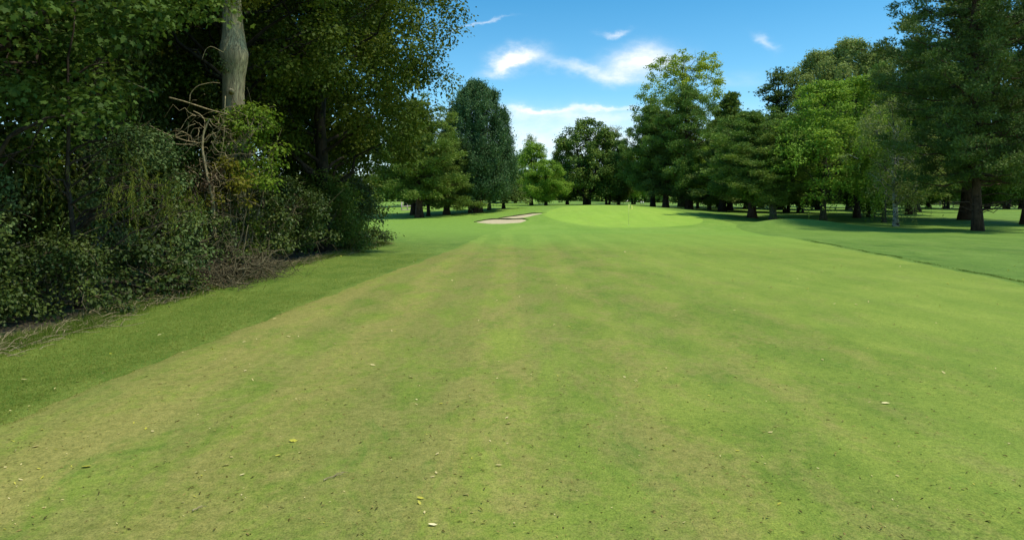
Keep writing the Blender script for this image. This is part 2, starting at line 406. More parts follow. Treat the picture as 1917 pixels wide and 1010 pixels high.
def clump_leaves(r, C, Rx, Rz, per, size, shape='leaf', shell=.35, upn=.55, out=.5, wide=.8, mode='broad', tintc=None, jit=.45):
    """C (K,3) clump centres, Rx/Rz radii, per = leaves per m2 of clump surface"""
    K = len(C); Rx = np.ones(K) * Rx; Rz = np.ones(K) * Rz
    cnt = np.maximum(4, (per * 4 * pi * ((Rx ** 2 + 2 * Rx * Rz) / 3))).astype(int)
    idx = np.repeat(np.arange(K), cnt); n = len(idx)
    u = rdir(r, n); rr = shell + (1 - shell) * r.random(n) ** .6
    rr *= 1 + .16 * r.standard_normal(n)
    # each clump gets a lumpy outline of its own
    A = rdir(r, K); B = rdir(r, K)
    rr *= 1 + .25 * np.sin(3.2 * (u * A[idx]).sum(-1) + idx) + .18 * np.sin(5.7 * (u * B[idx]).sum(-1) + 2 * idx)
    P = C[idx] + u * rr[:, None] * np.c_[Rx, Rx, Rz][idx]
    up = np.array([0, 0, 1.])
    if mode == 'broad':
        nrm = u * out + up * upn + jit * r.standard_normal((n, 3))
        ax = u * .8 + rdir(r, n) * .7 + np.array([0, 0, -.45])
    elif mode == 'pine':
        nrm = up * .35 + rdir(r, n)
        rad_ = C[idx].copy(); rad_[:, 2] = 0
        ax = unit(rad_) * .55 + u * .7 + up * .55 + .35 * rdir(r, n)
    elif mode == 'plume':
        nrm = u * .8 + rdir(r, n) * .8
        ax = up * 1.0 + u * .5 + .3 * rdir(r, n)
    elif mode == 'droop':
        nrm = u + rdir(r, n) * .7
        ax = np.array([0, 0, -1.]) + u * .45 + .35 * rdir(r, n)
    L = size * (.5 + .55 * r.random(n) + .5 * r.random(n) ** 4); W = L * wide
    tc = r.random(K) if tintc is None else tintc
    tint = np.clip(tc[idx] * .5 + r.random(n) * .5, 0, 1)
    return P, nrm, ax, L, W, tint

def limb(r, a, b, sag=.1, n=7, wig=.05):
    a = np.array(a, float); b = np.array(b, float); t = np.linspace(0, 1, n)[:, None]
    L = np.linalg.norm(b - a)
    P = a + (b - a) * t + np.array([0, 0, 1.]) * (np.sin(t * pi) * sag * L)
    j = r.standard_normal((n, 3)) * wig * L; j[0] = 0; j[-1] *= .5
    return P + j * .5

def trunk_pts(r, H, lean=(0, 0), n=12, wig=.02):
    t = np.linspace(0, 1, n); P = np.c_[lean[0] * t ** 1.3, lean[1] * t ** 1.3, H * t]
    w = np.cumsum(r.standard_normal((n, 2)), 0) * wig * H / n ** .5 * .5
    w -= w[0]; P[:, :2] += w * np.minimum(1, t * 3)[:, None]
    return P
def trunk_rad(P, r0, r1=.12, flare=.5, H=None):
    z = P[:, 2]; t = z / z[-1]
    return r0 * ((1 - t) ** .75 * (1 - r1) + r1) * (1 + flare * np.exp(-z / (r0 * 1.6)))

def proto_broad(seed, H=12, R=4.5, h0=.22, nc=90, cr=.95, per=34, size=.22, rt=.28, shape='leaf', mode='broad', prof=None,
                shell=.35, limbs=14, surf=.62, lobes=.22, flat=.75, wide=.8, multi=1, lean=(0, 0), droop=0, twigs=0, topbias=0, upn=.55, jit=.45):
    """returns (trunk mesh, crown mesh) round the origin"""
    r = np.random.default_rng(seed)
    prof = prof or (lambda t: np.sin(np.clip(t, 0, 1) ** .8 * pi * .96 + .06) ** .55)
    ph = r.random(4) * 6.28
    t = r.random(nc) ** (1 - topbias); th = r.random(nc) * 2 * pi
    rr = R * prof(t) * (surf + (1 - surf) * r.random(nc) ** .5)
    inner = r.random(nc) < .22; rr[inner] *= r.random(inner.sum()) * .8
    rr *= 1 + lobes * (np.sin(2 * th + ph[0] + 3 * t) * .6 + np.sin(5 * th + ph[1] + 7 * t) * .5)
    C = np.c_[rr * np.cos(th), rr * np.sin(th), H * (h0 + (1 - h0) * t)]
    C[:, 2] += r.standard_normal(nc) * .02 * H
    C[:, :2] += np.array(lean) * (C[:, 2:3] / H) ** 1.3
    Rx = cr * (.65 + .7 * r.random(nc)) * (1.12 - .45 * t); Rz = Rx * flat
    C[:, 2] = np.minimum(C[:, 2], H - Rz * .6)
    mb = MB()
    for k in range(multi):
        a = 2 * pi * k / max(multi, 1) + ph[2]
        ln = lean if multi == 1 else (R * .45 * cos(a), R * .45 * sin(a))
        P = trunk_pts(r, H * (.93 if multi == 1 else .75), ln)
        if multi > 1: P[:, :2] += np.array([cos(a), sin(a)]) * rt * .7
        mb.tube(P, trunk_rad(P, rt if multi == 1 else rt * .62), 9, wob=.05)
        if k == 0: P0 = P
    order = r.permutation(nc)[:limbs]
    for q in order:
        c = C[q]; hz = max(H * h0 * .75, c[2] - .55 * np.hypot(c[0], c[1]) - .5)
        z = min(hz, H * .85); a = np.array([np.interp(z, P0[:, 2], P0[:, k]) for k in range(3)])
        rb = rt * .38 * (1 - z / H) + .02
        L = limb(r, a, c, .06, 7, .07); mb.tube(L, np.linspace(rb, .015, 7), 5, cap=False)
        for s in range(3):
            b = L[3 + s % 3]; e = b + rdir(r, 1)[0] * np.linalg.norm(c - a) * .3 + np.array([0, 0, .2])
            mb.tube(limb(r, b, e, .05, 4, .08), np.linspace(rb * .35 + .006, .008, 4), 4, cap=False)
    for s in range(twigs):
        c = C[r.integers(nc)]; e = c + rdir(r, 1)[0] * cr * 1.2
        mb.tube(limb(r, c * np.array([.7, .7, .97]), e, .1, 5, .1), np.linspace(.03, .006, 5), 3, cap=False)
    args = clump_leaves(r, C, Rx, Rz, per, size, shape, shell, wide=wide, mode=mode, upn=upn, jit=jit)
    if droop:
        n = int(nc * droop); s = r.integers(0, nc, n); u = rdir(r, n); u[:, 2] = -abs(u[:, 2]) * .4
        st = C[s] + u * Rx[s][:, None] * .9; Ln = .5 + 1.5 * r.random(n)
        m = 16; tt = np.linspace(0, 1, m)
        Pn = st[:, None] + np.array([0, 0, -1.]) * (Ln[:, None] * tt)[..., None] + u[:, None] * (.25 * tt ** .5)[None, :, None]
        Pn = Pn.reshape(-1, 3) + r.standard_normal((n * m, 3)) * .05
        k = len(Pn); ax = np.array([0, 0, -1.]) + .6 * rdir(r, k); L2 = size * (.6 + .6 * r.random(k))
        extra = (Pn, rdir(r, k), ax, L2, L2 * wide, np.clip(.3 + .6 * r.random(k), 0, 1))
        args = [np.concatenate([x, y]) for x, y in zip(args, extra)]
    return mb.mesh(), leaf_mesh(r, *args, shape=shape)

def proto_pine(seed, H=12, R=4.5, h0=.16, nb=46, per=26, size=.34, rt=.36, prof=None, up=.10, flat=.34, bare=.3, crs=1.0, lean=(0, 0), sides=10, shape='tuft', wide=.9, dead=6, mode='pine', irr=.22):
    r = np.random.default_rng(seed)
    prof = prof or (lambda t: (1 - t ** 1.7) ** .75 * (.72 + .28 * np.minimum(1, t * 5)))
    mb = MB(); P = trunk_pts(r, H * .98, lean, 14, .03); mb.tube(P, trunk_rad(P, rt, .05, .45), sides, wob=.05)
    C = []; Rx = []
    for i in range(nb):
        t = (i + r.random()) / nb; z = H * (h0 + (1 - h0) * t * .98)
        a = np.array([np.interp(z, P[:, 2], P[:, k]) for k in range(3)])
        th = i * 2.399 + r.random() * .9; ln = R * prof(t) * (.62 + .42 * r.random()) * (1 + irr * np.sin(2 * th + 1.7 + 5 * t) + irr * .8 * np.sin(3 * th + 11 * t))
        dz = (up + .25 * t - .05) * ln + r.standard_normal() * (.03 + .28 * irr) * ln
        e = a + np.array([cos(th) * ln, sin(th) * ln, dz])
        L = limb(r, a, e, -.05, 8, .05); rb = max(.02, rt * .26 * (1 - t) + .02)
        mb.tube(L, np.linspace(rb, .012, 8), 6, cap=False)
        nk = max(2, int(ln * (1 - bare) / .75))
        for s in np.linspace(bare, 1, nk):
            q = L[0] + (L[-1] - L[0]) * s; q = np.array([np.interp(s, np.linspace(0, 1, 8), L[:, k]) for k in range(3)])
            w = .33 * ln * (1.15 - s) + .2
            for side in (-1, 1):
                off = np.array([-sin(th), cos(th), 0]) * side * w * r.random()
                cc = q + off + np.array([0, 0, .15 + (.12 + .7 * irr) * r.standard_normal()])
                C.append(cc); Rx.append(crs * (.42 + .35 * r.random()) * (1.1 - .3 * t))
                mb.tube(np.array([q, (q + cc) / 2 + r.standard_normal(3) * .05, cc]), [.02, .012, .006], 3, cap=False)
    for i in range(dead):
        z = H * (h0 * (.35 + .8 * r.random())); th = r.random() * 6.28; ln = R * .35 * (.4 + r.random())
        a = np.array([np.interp(z, P[:, 2], P[:, k]) for k in range(3)])
        mb.tube(limb(r, a, a + np.array([cos(th) * ln, sin(th) * ln, .1 * ln]), .05, 6, .08), np.linspace(.05, .01, 6), 5, cap=False)
    C = np.array(C); Rx = np.array(Rx)
    args = clump_leaves(r, C, Rx, Rx * flat, per, size, mode=mode, shell=.15, wide=wide)
    return mb.mesh(), leaf_mesh(r, *args, shape=shape)

def place(name, proto, H0, px, d, H, label, leafm, barkm, cat='tree', group=None, R=None, R0=None, rz=None, xy=None):
    x, y = xy if xy else (wx(px, d), d)
    s = H / H0; sr = (R / R0) if R else s
    o = empty(name, (x, y, tz(x, y) - .06), rz if rz is not None else rng.random() * 6.28, (sr, sr, s))
    tag(o, label, cat, group)
    a = link('trunk', proto[0], None, o); b = link('crown', proto[1], None, o)
    for ob, mt in ((a, barkm), (b, leafm)):
        if not ob.data.materials: ob.data.materials.append(mt)
        ob.material_slots[0].link = 'OBJECT'; ob.material_slots[0].material = mt
    return o

# ------------------------------------------------------------------ materials
LM = dict(
    oak=leaf_mat('oak_leaves', (.016, .034, .006), (.036, .066, .011), (.085, .115, .020), gain=1.5),
    maple=leaf_mat('sycamore_leaves', (.024, .052, .010), (.050, .098, .018), (.095, .155, .030), .35, bl=.9, gain=1.4),
    laurel=leaf_mat('laurel_leaves', (.018, .040, .008), (.044, .078, .014), (.10, .14, .03), .15, .5, .22, bl=.9, gain=1.1),
    blue=leaf_mat('grey_green_leaves', (.018, .040, .012), (.042, .076, .022), (.09, .13, .04), .2, bl=1.0, gain=1.75),
    bright=leaf_mat('elder_leaves', (.045, .095, .012), (.085, .155, .022), (.14, .21, .035), .38, gain=1.45),
    yellow=leaf_mat('yellowing_leaves', (.07, .09, .012), (.13, .15, .022), (.22, .21, .04), .38, gain=1.1),
    brown=leaf_mat('dead_leaves', (.04, .032, .018), (.085, .068, .038), (.15, .125, .08), .2, bl=1.0, gain=1.1),
    larch=leaf_mat('larch_needles', (.05, .075, .012), (.085, .125, .02), (.13, .165, .035), .3, gain=1.3),
    cypress=leaf_mat('cypress_sprays', (.010, .022, .006), (.024, .042, .010), (.05, .07, .018), .1, dead=(.05, .03, .015), gain=1.5),
    pine=leaf_mat('pine_needles', (.024, .055, .013), (.052, .098, .024), (.10, .155, .036), .2, .6, bl=.72, gain=2.3),
    pinedark=leaf_mat('dark_pine_needles', (.016, .034, .010), (.037, .064, .019), (.075, .112, .034), .15, .6, bl=.72, gain=2.2),
    pinewarm=leaf_mat('warm_pine_needles', (.030, .060, .014), (.060, .105, .024), (.11, .16, .04), .25, .6, bl=.72, gain=1.9),
    fir=leaf_mat('blue_green_needles', (.013, .036, .016), (.032, .070, .030), (.065, .118, .05), .15, .6, bl=.85, gain=2.1),
    birch=leaf_mat('birch_leaves', (.065, .105, .03), (.115, .170, .05), (.19, .25, .085), .35, bl=.9, gain=1.75),
    poplar=leaf_mat('poplar_leaves', (.085, .145, .02), (.15, .23, .032), (.26, .34, .06), .35, gain=1.6),
    light=leaf_mat('light_green_leaves', (.05, .11, .016), (.09, .17, .025), (.15, .235, .04), .35, bl=.75, gain=2.2),
    chestnut=leaf_mat('chestnut_leaves', (.014, .034, .010), (.032, .064, .017), (.075, .115, .03), .2, gain=2.7),
    willow=leaf_mat('pale_willow_leaves', (.14, .16, .09), (.20, .22, .12), (.28, .29, .17), .3, gain=1.0),
)
BM = dict(
    brown=bark_mat('brown_bark', (.020, .014, .009), (.075, .055, .038)),
    pine=bark_mat('pine_bark', (.030, .018, .012), (.12, .072, .045), sc=7),
    dark=bark_mat('dark_bark', (.012, .011, .008), (.045, .038, .027)),
    ash=bark_mat('ash_bark', (.10, .075, .042), (.66, .50, .27), moss=(.30, .23, .12), sc=26, zs=.13, bump=1.0),
    mossy=bark_mat('mossy_bark', (.04, .038, .025), (.13, .12, .08), moss=(.06, .085, .02)),
    birch=bark_mat('birch_bark', (.22, .21, .18), (.5, .48, .42), moss=(.09, .10, .05), blotch=(.03, .028, .024), zs=3, sc=5),
    twig=bark_mat('bare_twig', (.17, .13, .07), (.44, .35, .20), sc=20),
    deadtwig2=bark_mat('snag_bark', (.15, .12, .06), (.46, .37, .20), sc=20),
    deadtwig=bark_mat('brown_twig', (.05, .042, .022), (.16, .135, .072), sc=20),
)

# ------------------------------------------------------------------ prototypes
PR = {}
PR['pineA'] = proto_pine(11, 12, 4.6, .19, 70, per=60, size=.22, wide=.65, flat=.5, crs=1.15, prof=lambda t: (1 - t ** 2.3) ** .62 * (.8 + .2 * np.minimum(1, t * 5)))
PR['pineB'] = proto_pine(12, 12, 3.6, .15, 60, per=56, size=.22, wide=.65, flat=.45, crs=1.1, prof=lambda t: (1 - t) ** .75 * .95 + .08, up=.0)
PR['pineC'] = proto_pine(13, 12, 4.4, .2, 56, per=50, size=.22, wide=.65, flat=.48, crs=1.15, prof=lambda t: np.sin(np.clip(t * .85 + .18, 0, 1) * pi) ** .5, up=.12, lean=(.6, .2))
PR['spruce'] = proto_pine(14, 12, 2.9, .15, 60, per=26, size=.30, prof=lambda t: (1 - t) ** .85 + .05, up=-.02, flat=.5, bare=.2, rt=.24)
PR['cedar'] = proto_pine(15, 12, 3.0, .35, 30, per=30, size=.22, prof=lambda t: (.6 + .5 * np.sin(t * 9)) * (1 - t ** 3), up=.25, flat=.4, bare=.35, rt=.3)
PR['round'] = proto_broad(21, 12, 4.8, .17, 170, .95, 34, .23, .34)
PR['round2'] = proto_broad(22, 12, 4.6, .17, 160, .92, 34, .22, .3, limbs=18, multi=2, lobes=.45)
PR['chest'] = proto_broad(23, 12, 5.0, .15, 130, .95, 30, .25, .42, multi=3, flat=.8, lobes=.2, prof=lambda t: (np.sin((t * .82 + .16) * pi) ** .5) * (1.05 - .25 * t))
PR['cone'] = proto_broad(24, 12, 3.6, .17, 100, .8, 34, .22, .24, prof=lambda t: (1 - t) ** .7 * .95 + .08, flat=.8)
PR['dense'] = proto_broad(25, 15, 4.5, .13, 540, .64, 44, .25, .62, shape='tuft', mode='plume', flat=1.6, shell=.2, surf=.6, lobes=.04, multi=3,
                          prof=lambda t: (1 - np.clip(t, 0, 1) ** 2.6) ** .62 * (.86 + .14 * np.minimum(1, t * 4)) + .02, wide=.6)
PR['birch'] = proto_broad(26, 12, 3.6, .22, 75, .75, 16, .16, .17, limbs=30, droop=6, twigs=40, lobes=.3, shell=.2)
PR['birchtall'] = proto_broad(27, 20, 4.8, .25, 190, .8, 18, .19, .26, limbs=34, droop=12, twigs=50, lobes=.4, shell=.2, prof=lambda t: np.sin((t * .8 + .18) * pi) ** .6)
PR['poplar'] = proto_broad(28, 24, 6.2, .3, 280, .85, 20, .25, .42, limbs=50, lobes=.16, shell=.2, twigs=50, prof=lambda t: np.sin((t * .58 + .24) * pi) ** .6)
PR['willow'] = proto_broad(29, 16, 4.5, .3, 60, 1.0, 7, .2, .3, limbs=40, twigs=160, shell=.3)
PR['light'] = proto_broad(30, 12, 4.8, .20, 180, .82, 36, .16, .20, limbs=30, lobes=.14, flat=.42, twigs=30, droop=2, prof=lambda t: (1 - t) ** .62 * (.8 + .2 * np.minimum(1, t * 4)) + .05)
PR['sparse'] = proto_broad(31, 10, 3.4, .22, 110, .7, 22, .14, .19, limbs=34, twigs=80, droop=2, lobes=.35, shell=.15, lean=(.5, 0))
H0 = dict(pineA=(12, 4.6), pineB=(12, 3.6), pineC=(12, 4.4), spruce=(12, 2.9), cedar=(12, 3.0), round=(12, 4.8), round2=(12, 4.6), chest=(12, 5),
          cone=(12, 3.6), dense=(15, 4.5), birch=(12, 3.6), birchtall=(20, 4.8), poplar=(24, 6.2), willow=(16, 4.5), light=(12, 4.8), sparse=(10, 3.4))

TREES = [  # name, proto, px, d, H, R, leaf, bark, label
 ('pine_tree', 'pineA', 785, 69, 11.8, 4.9, 'pinewarm', 'pine', 'spreading pine with thick reddish trunk just beyond the end of the dark wood'),
 ('pine_tree', 'pineC', 774, 76, 10.5, 4.0, 'pine', 'brown', 'pine with its trunk close behind the left of the reddish pine trunk'),
 ('pine_tree', 'spruce', 802, 73, 8.5, 2.4, 'pinewarm', 'dark', 'slim dark-stemmed conifer just right of the reddish pine trunk'),
 ('pine_tree', 'pineB', 836, 75, 9.0, 3.6, 'pinewarm', 'brown', 'slender-trunked green pine between the reddish pine and the large rounded conifer'),
 ('large_conifer', 'dense', 892, 79, 15.4, 4.6, 'fir', 'pine', 'large dark egg-shaped conifer with a fat flaring trunk, behind the bunker'),
 ('small_tree', 'pineC', 916, 84, 7.2, 2.8, 'pine', 'mossy', 'small forked green-trunked tree right of the flaring conifer trunk'),
 ('small_tree', 'spruce', 943, 86, 8.0, 2.6, 'pinedark', 'dark', 'slim straight-stemmed tree at the right foot of the large rounded conifer'),
 ('small_tree', 'cone', 965, 125, 9.0, 3.5, 'light', 'dark', 'small bright tree with thin twin stems seen in the gap beyond the large rounded conifer'),
 ('conical_tree', 'cone', 995, 99, 9.6, 3.6, 'light', 'brown', 'green cone-shaped tree in front of the thin birch top, left of centre'),
 ('birch_tree', 'birch', 996, 112, 11.8, 2.7, 'birch', 'birch', 'pale weeping birch top rising behind the green cone-shaped tree'),
 ('round_tree', 'round', 1022, 96, 6.6, 2.9, 'light', 'dark', 'low rounded green tree between the cone-shaped tree and the dark chestnut'),
 ('chestnut_tree', 'chest', 1098, 108, 13.8, 5.7, 'chestnut', 'dark', 'large dark rounded chestnut behind the middle of the green, with fat forking trunk'),
 ('chestnut_tree', 'round', 1062, 112, 10.0, 3.4, 'chestnut', 'dark', 'dark tree at the left flank of the large dark chestnut'),
 ('chestnut_tree', 'round2', 1138, 111, 12.0, 4.6, 'chestnut', 'brown', 'dark tree at the right flank of the large dark chestnut'),
 ('round_tree', 'round', 1158, 116, 9.4, 3.3, 'oak', 'mossy', 'smaller green tree just left of the flagstick beyond the green'),
 ('willow_tree', 'willow', 1150, 145, 16.6, 4.6, 'willow', 'twig', 'pale, almost bare tree crown showing behind the dark chestnut'),
 ('round_tree', 'round2', 1186, 128, 11.0, 4.4, 'light', 'dark', 'mid green tree filling the gap between the dark chestnut and the tall conifers'),
 ('poplar_tree', 'poplar', 1276, 104, 23.6, 7.0, 'poplar', 'mossy', 'tallest yellow-green poplar against the sky, right of the flagstick'),
 ('pine_tree', 'pineA', 1222, 91, 13.6, 4.2, 'pine', 'dark', 'deep green pine in front of the left side of the yellow-green poplar'),
 ('pine_tree', 'pineB', 1246, 88, 12.4, 3.9, 'pinedark', 'pine', 'dark pine with clustered brown trunks under the yellow-green poplar'),
 ('pine_tree', 'pineC', 1290, 86, 15.2, 5.2, 'pine', 'pine', 'broad pine in front of the right side of the yellow-green poplar'),
 ('round_tree', 'round2', 1306, 93, 9.5, 3.6, 'chestnut', 'mossy', 'low dark tree with leaning grey trunk right of the broad pine below the poplar'),
 ('small_tree', 'round', 1328, 84, 8.0, 3.0, 'light', 'mossy', 'light green small tree with a leaning trunk, between two darker pines'),
 ('conical_conifer', 'spruce', 1366, 85, 14.6, 4.2, 'pinewarm', 'brown', 'pointed warm green conifer right of the tall poplar'),
 ('round_tree', 'round', 1398, 97, 13.8, 5.2, 'light', 'brown', 'pale green rounded crown behind the pointed warm green conifer'),
 ('pine_tree', 'pineA', 1408, 65, 10.0, 5.2, 'pine', 'pine', 'spreading low pine with stout trunk behind the grassy mound'),
 ('pine_tree', 'pineB', 1352, 79, 9.6, 4.4, 'pinedark', 'dark', 'short dark pine left of the spreading low pine, its boughs near the grass'),
 ('pine_tree', 'pineC', 1447, 60, 7.8, 3.8, 'pinewarm', 'mossy', 'thin-trunked small pine standing right behind the top of the grassy mound'),
 ('cedar_tree', 'cedar', 1458, 97, 19.6, 5.6, 'pinedark', 'dark', 'dark ragged cedar top against the sky left of the tall birches'),
 ('round_tree', 'round2', 1472, 79, 11.6, 4.6, 'chestnut', 'dark', 'dark tree with a thick twin trunk, left one of the pair behind the mound'),
 ('round_tree', 'round', 1498, 78, 11.0, 4.2, 'oak', 'dark', 'dark tree with thick black trunk, right one of the pair behind the mound'),
 ('birch_tree', 'birchtall', 1590, 92, 23.6, 6.6, 'birch', 'birch', 'tall weeping birch with feathery top, highest of the birches'),
 ('birch_tree', 'birchtall', 1652, 90, 21.8, 6.4, 'birch', 'birch', 'tall weeping birch next to the dark pine tops, right of the feathery highest birch'),
 ('birch_tree', 'birchtall', 1532, 95, 22.6, 6.4, 'birch', 'brown', 'weeping birch between the ragged cedar top and the highest feathery birch'),
 ('light_tree', 'light', 1541, 60, 12.6, 6.2, 'light', 'mossy', 'bright green spreading tree with mossy trunk at the right foot of the mound'),
 ('round_tree', 'light', 1604, 66, 14.0, 7.0, 'light', 'brown', 'light green tree with grey trunk just behind the mossy-trunked tree'),
 ('round_tree', 'round', 1630, 68, 9.4, 4.2, 'oak', 'dark', 'dark-trunked tree with flared foot behind the leaning pale trunk'),
 ('sparse_tree', 'sparse', 1655, 56, 9.4, 3.0, 'light', 'mossy', 'sparse tree with thin leaning trunk left of the silver birch trunk'),
 ('silver_birch', 'sparse', 1677, 50, 9.8, 3.3, 'birch', 'birch', 'silver birch with patchy white trunk, left of the big right-hand pine'),
 ('pine_tree', 'pineC', 1705, 74, 18.0, 5.4, 'pine', 'pine', 'tall open pine top between the birches and the big right-hand pine'),
 ('pine_tree', 'pineB', 1712, 84, 14.0, 6.0, 'pinewarm', 'brown', 'bushy pine filling the space behind the silver birch'),
 ('pine_tree', 'pineC', 1812, 60, 20, 7.4, 'pinedark', 'pine', 'dark pine whose trunk stands close behind the big right-hand pine trunk'),
 ('pine_tree', 'pineC', 1930, 52, 20.5, 6.6, 'pinedark', 'pine', 'tall dark pine cut by the right edge of the view'),
 ('round_tree', 'round2', 1771, 100, 12.0, 5.2, 'chestnut', 'dark', 'far dark tree with very thick trunk between the silver birch and the big pine'),
 ('round_tree', 'round', 1738, 108, 11.0, 4.6, 'chestnut', 'dark', 'far dark tree with crooked thin trunk left of the very thick far trunk'),
 ('round_tree', 'round', 1848, 103, 12.0, 4.8, 'chestnut', 'dark', 'far dark tree just right of the big pine trunk'),
 ('round_tree', 'round2', 1884, 101, 12.5, 5.0, 'chestnut', 'dark', 'far dark forked tree near the right edge of the view'),
 ('round_tree', 'round', 1912, 104, 12.0, 4.8, 'chestnut', 'dark', 'far dark tree at the very right edge of the view'),
 ('round_tree', 'round2', 1600, 112, 12.5, 5.4, 'chestnut', 'dark', 'far dark tree under the tall birches, left of the flared dark trunk'),
 ('round_tree', 'round', 1700, 118, 12.5, 5.4, 'oak', 'dark', 'far dark tree behind the silver birch trunk'),
 ('round_tree', 'round2', 1425, 108, 12.0, 5.2, 'chestnut', 'dark', 'far dark tree seen behind the stout trunk of the spreading low pine'),
 ('round_tree', 'round', 1345, 112, 12.0, 5.0, 'oak', 'dark', 'far tree in deep shade behind the short dark pine'),
 ('round_tree', 'round', 1525, 118, 13.0, 5.4, 'chestnut', 'dark', 'far dark tree behind the mossy-trunked bright tree'),
 ('round_tree', 'round2', 858, 118, 11.0, 4.6, 'oak', 'dark', 'far tree seen under the boughs left of the flaring conifer trunk'),
 ('round_tree', 'round', 815, 122, 11.0, 4.6, 'chestnut', 'dark', 'far tree seen under the boughs of the slender-trunked pine'),
 ('round_tree', 'round', 925, 128, 11.0, 4.0, 'oak', 'dark', 'far tree seen right of the flaring conifer trunk'),
 ('round_tree', 'round2', 760, 112, 12.0, 5.0, 'oak', 'dark', 'far tree just past the tip of the laurel bush'),
]
for i, (nm, pr, px, d, H, R, lf, bk_, lab) in enumerate(TREES):
    place(nm, PR[pr], H0[pr][0], px, d, H, lab, LM[lf], BM[bk_], R=R, R0=H0[pr][1], group='trees beyond the fairway')

# the big pine at the right, closest of them: own finer mesh
big = proto_pine(41, 24, 6.4, .125, 150, per=64, size=.19, wide=.6, rt=.27, crs=1.0, flat=.42, irr=.24, bare=.34, dead=16, sides=14,
                 prof=lambda t: (1 - t ** 2.0) ** .8 * (.75 + .25 * np.minimum(1, t * 4)) * (.85 + .15 * np.sin(t * 22)))
place('big_pine', big, 24, 1830, 43, 24, 'big dark green pine with bare lower limbs and thick trunk, nearest tree on the right', LM['pinedark'], BM['pine'], rz=.4)

# ------------------------------------------------------------------ distant woodland (reads as one mass)
r = np.random.default_rng(50)
n = 420; a = np.linspace(-1.15, 1.15, n) + r.standard_normal(n) * .01
dd = 175 + 60 * r.random(n) + 30 * abs(a); X = np.sin(a) * dd * 1.15; Y = np.cos(a) * dd * .9 + 20
zz = terr(X, Y); hh = 5 + 6 * r.random(n)
C = np.concatenate([np.c_[X, Y, zz + hh * k] for k in (.15, .45, .75)]); Rr = np.concatenate([np.full(n, 3.4), np.full(n, 3.6), np.full(n, 2.6)])
args = clump_leaves(r, C, Rr, Rr * .85, 1.6, 1.0, shell=.5, upn=.6)
tag(link('distant_woodland', leaf_mesh(r, *args), LM['chestnut']), 'dark band of distant woodland along the horizon behind all the trees', 'woodland', kind='stuff')

# ================================================================== the dark wood on the left
def clumps_tree(name, label, xy, centres, rx, rz, per, size, leafm, barkm, shape='oval', trunk_r=.15, H=None, lean=(0, 0), mode='broad', shell=.25,
                limbs=20, seed=1, wide=.8, cat='tree', base_multi=1, upn=.5, droop=None, group='trees and bushes of the dark wood', jit=.45):
    """a tree whose clump centres are given in coordinates relative to its foot"""
    r = np.random.default_rng(seed)
    x, y = xy; o = empty(name, (x, y, tz(x, y) - .05)); tag(o, label, cat, group)
    C = np.asarray(centres, float); H = H or C[:, 2].max() * .95
    mb = MB(); P0 = None
    for k in range(base_multi):
        ln = lean if base_multi == 1 else (lean[0] + r.standard_normal() * H * .25, lean[1] + r.standard_normal() * H * .25)
        P = trunk_pts(r, H, ln, 12, .04); mb.tube(P, trunk_rad(P, trunk_r / base_multi ** .5, .1, .4), 10, wob=.04)
        if P0 is None: P0 = P
    for q in r.permutation(len(C))[:limbs]:
        c = C[q]; z = np.clip(c[2] - .6 * np.linalg.norm(c[:2]), .1 * H, .9 * H)
        s = np.array([np.interp(z, P0[:, 2], P0[:, k]) for k in range(3)])
        L = limb(r, s, c, .05, 7, .08); rb = trunk_r * .3 + .008
        mb.tube(L, np.linspace(rb, .008, 7), 5, cap=False)
        for s2 in range(2):
            b = L[4 + s2]; mb.tube(limb(r, b, b + rdir(r, 1)[0] * .6, .1, 4, .1), np.linspace(rb * .35, .004, 4), 4, cap=False)
    mb.build('trunk', barkm, o)
    args = clump_leaves(r, C, rx, rz, per, size, shell=shell, wide=wide, mode=mode, upn=upn, jit=jit)
    if droop: args = [np.concatenate([p_, q_]) for p_, q_ in zip(args, droop(r, C))]
    link('crown', leaf_mesh(r, *args, shape=shape), leafm, o)
    return o

def dome(r, n, R, H, z0=.1, ry=None, surf=.6):
    th = r.random(n) * 2 * pi; t = r.random(n); rr = (surf + (1 - surf) * r.random(n)) * np.sqrt(np.clip(1 - t ** 2.2, 0, 1))
    inn = r.random(n) < .25; rr[inn] *= r.random(inn.sum())
    return np.c_[R * rr * np.cos(th), (ry or R) * rr * np.sin(th), z0 + (H - z0) * t]
def ellip(r, n, R, z0, z1, surf=.55, ry=None, lob=.15):
    u = rdir(r, n); k = surf + (1 - surf) * r.random(n) ** .5
    inn = r.random(n) < .2; k[inn] *= r.random(inn.sum())
    k *= 1 + lob * np.sin(4 * np.arctan2(u[:, 1], u[:, 0]) + 5 * u[:, 2])
    return np.c_[u[:, 0] * k * R, u[:, 1] * k * (ry or R), (z0 + z1) / 2 + u[:, 2] * k * (z1 - z0) / 2]

rr_ = np.random.default_rng
# sycamore, nearest
r = rr_(61); C = ellip(r, 120, 3.0, 2.5, 8.2); C[:, 0] += .9
clumps_tree('sycamore_tree', 'near sycamore with big mid green leaves hanging at the upper left corner', (-9.4, 10.6), C, .62, .42, 85, .09, LM['maple'], BM['brown'],
            'maple', .22, 8, seed=61, wide=.95, limbs=30, shell=.1, cat='tree', upn=.7)
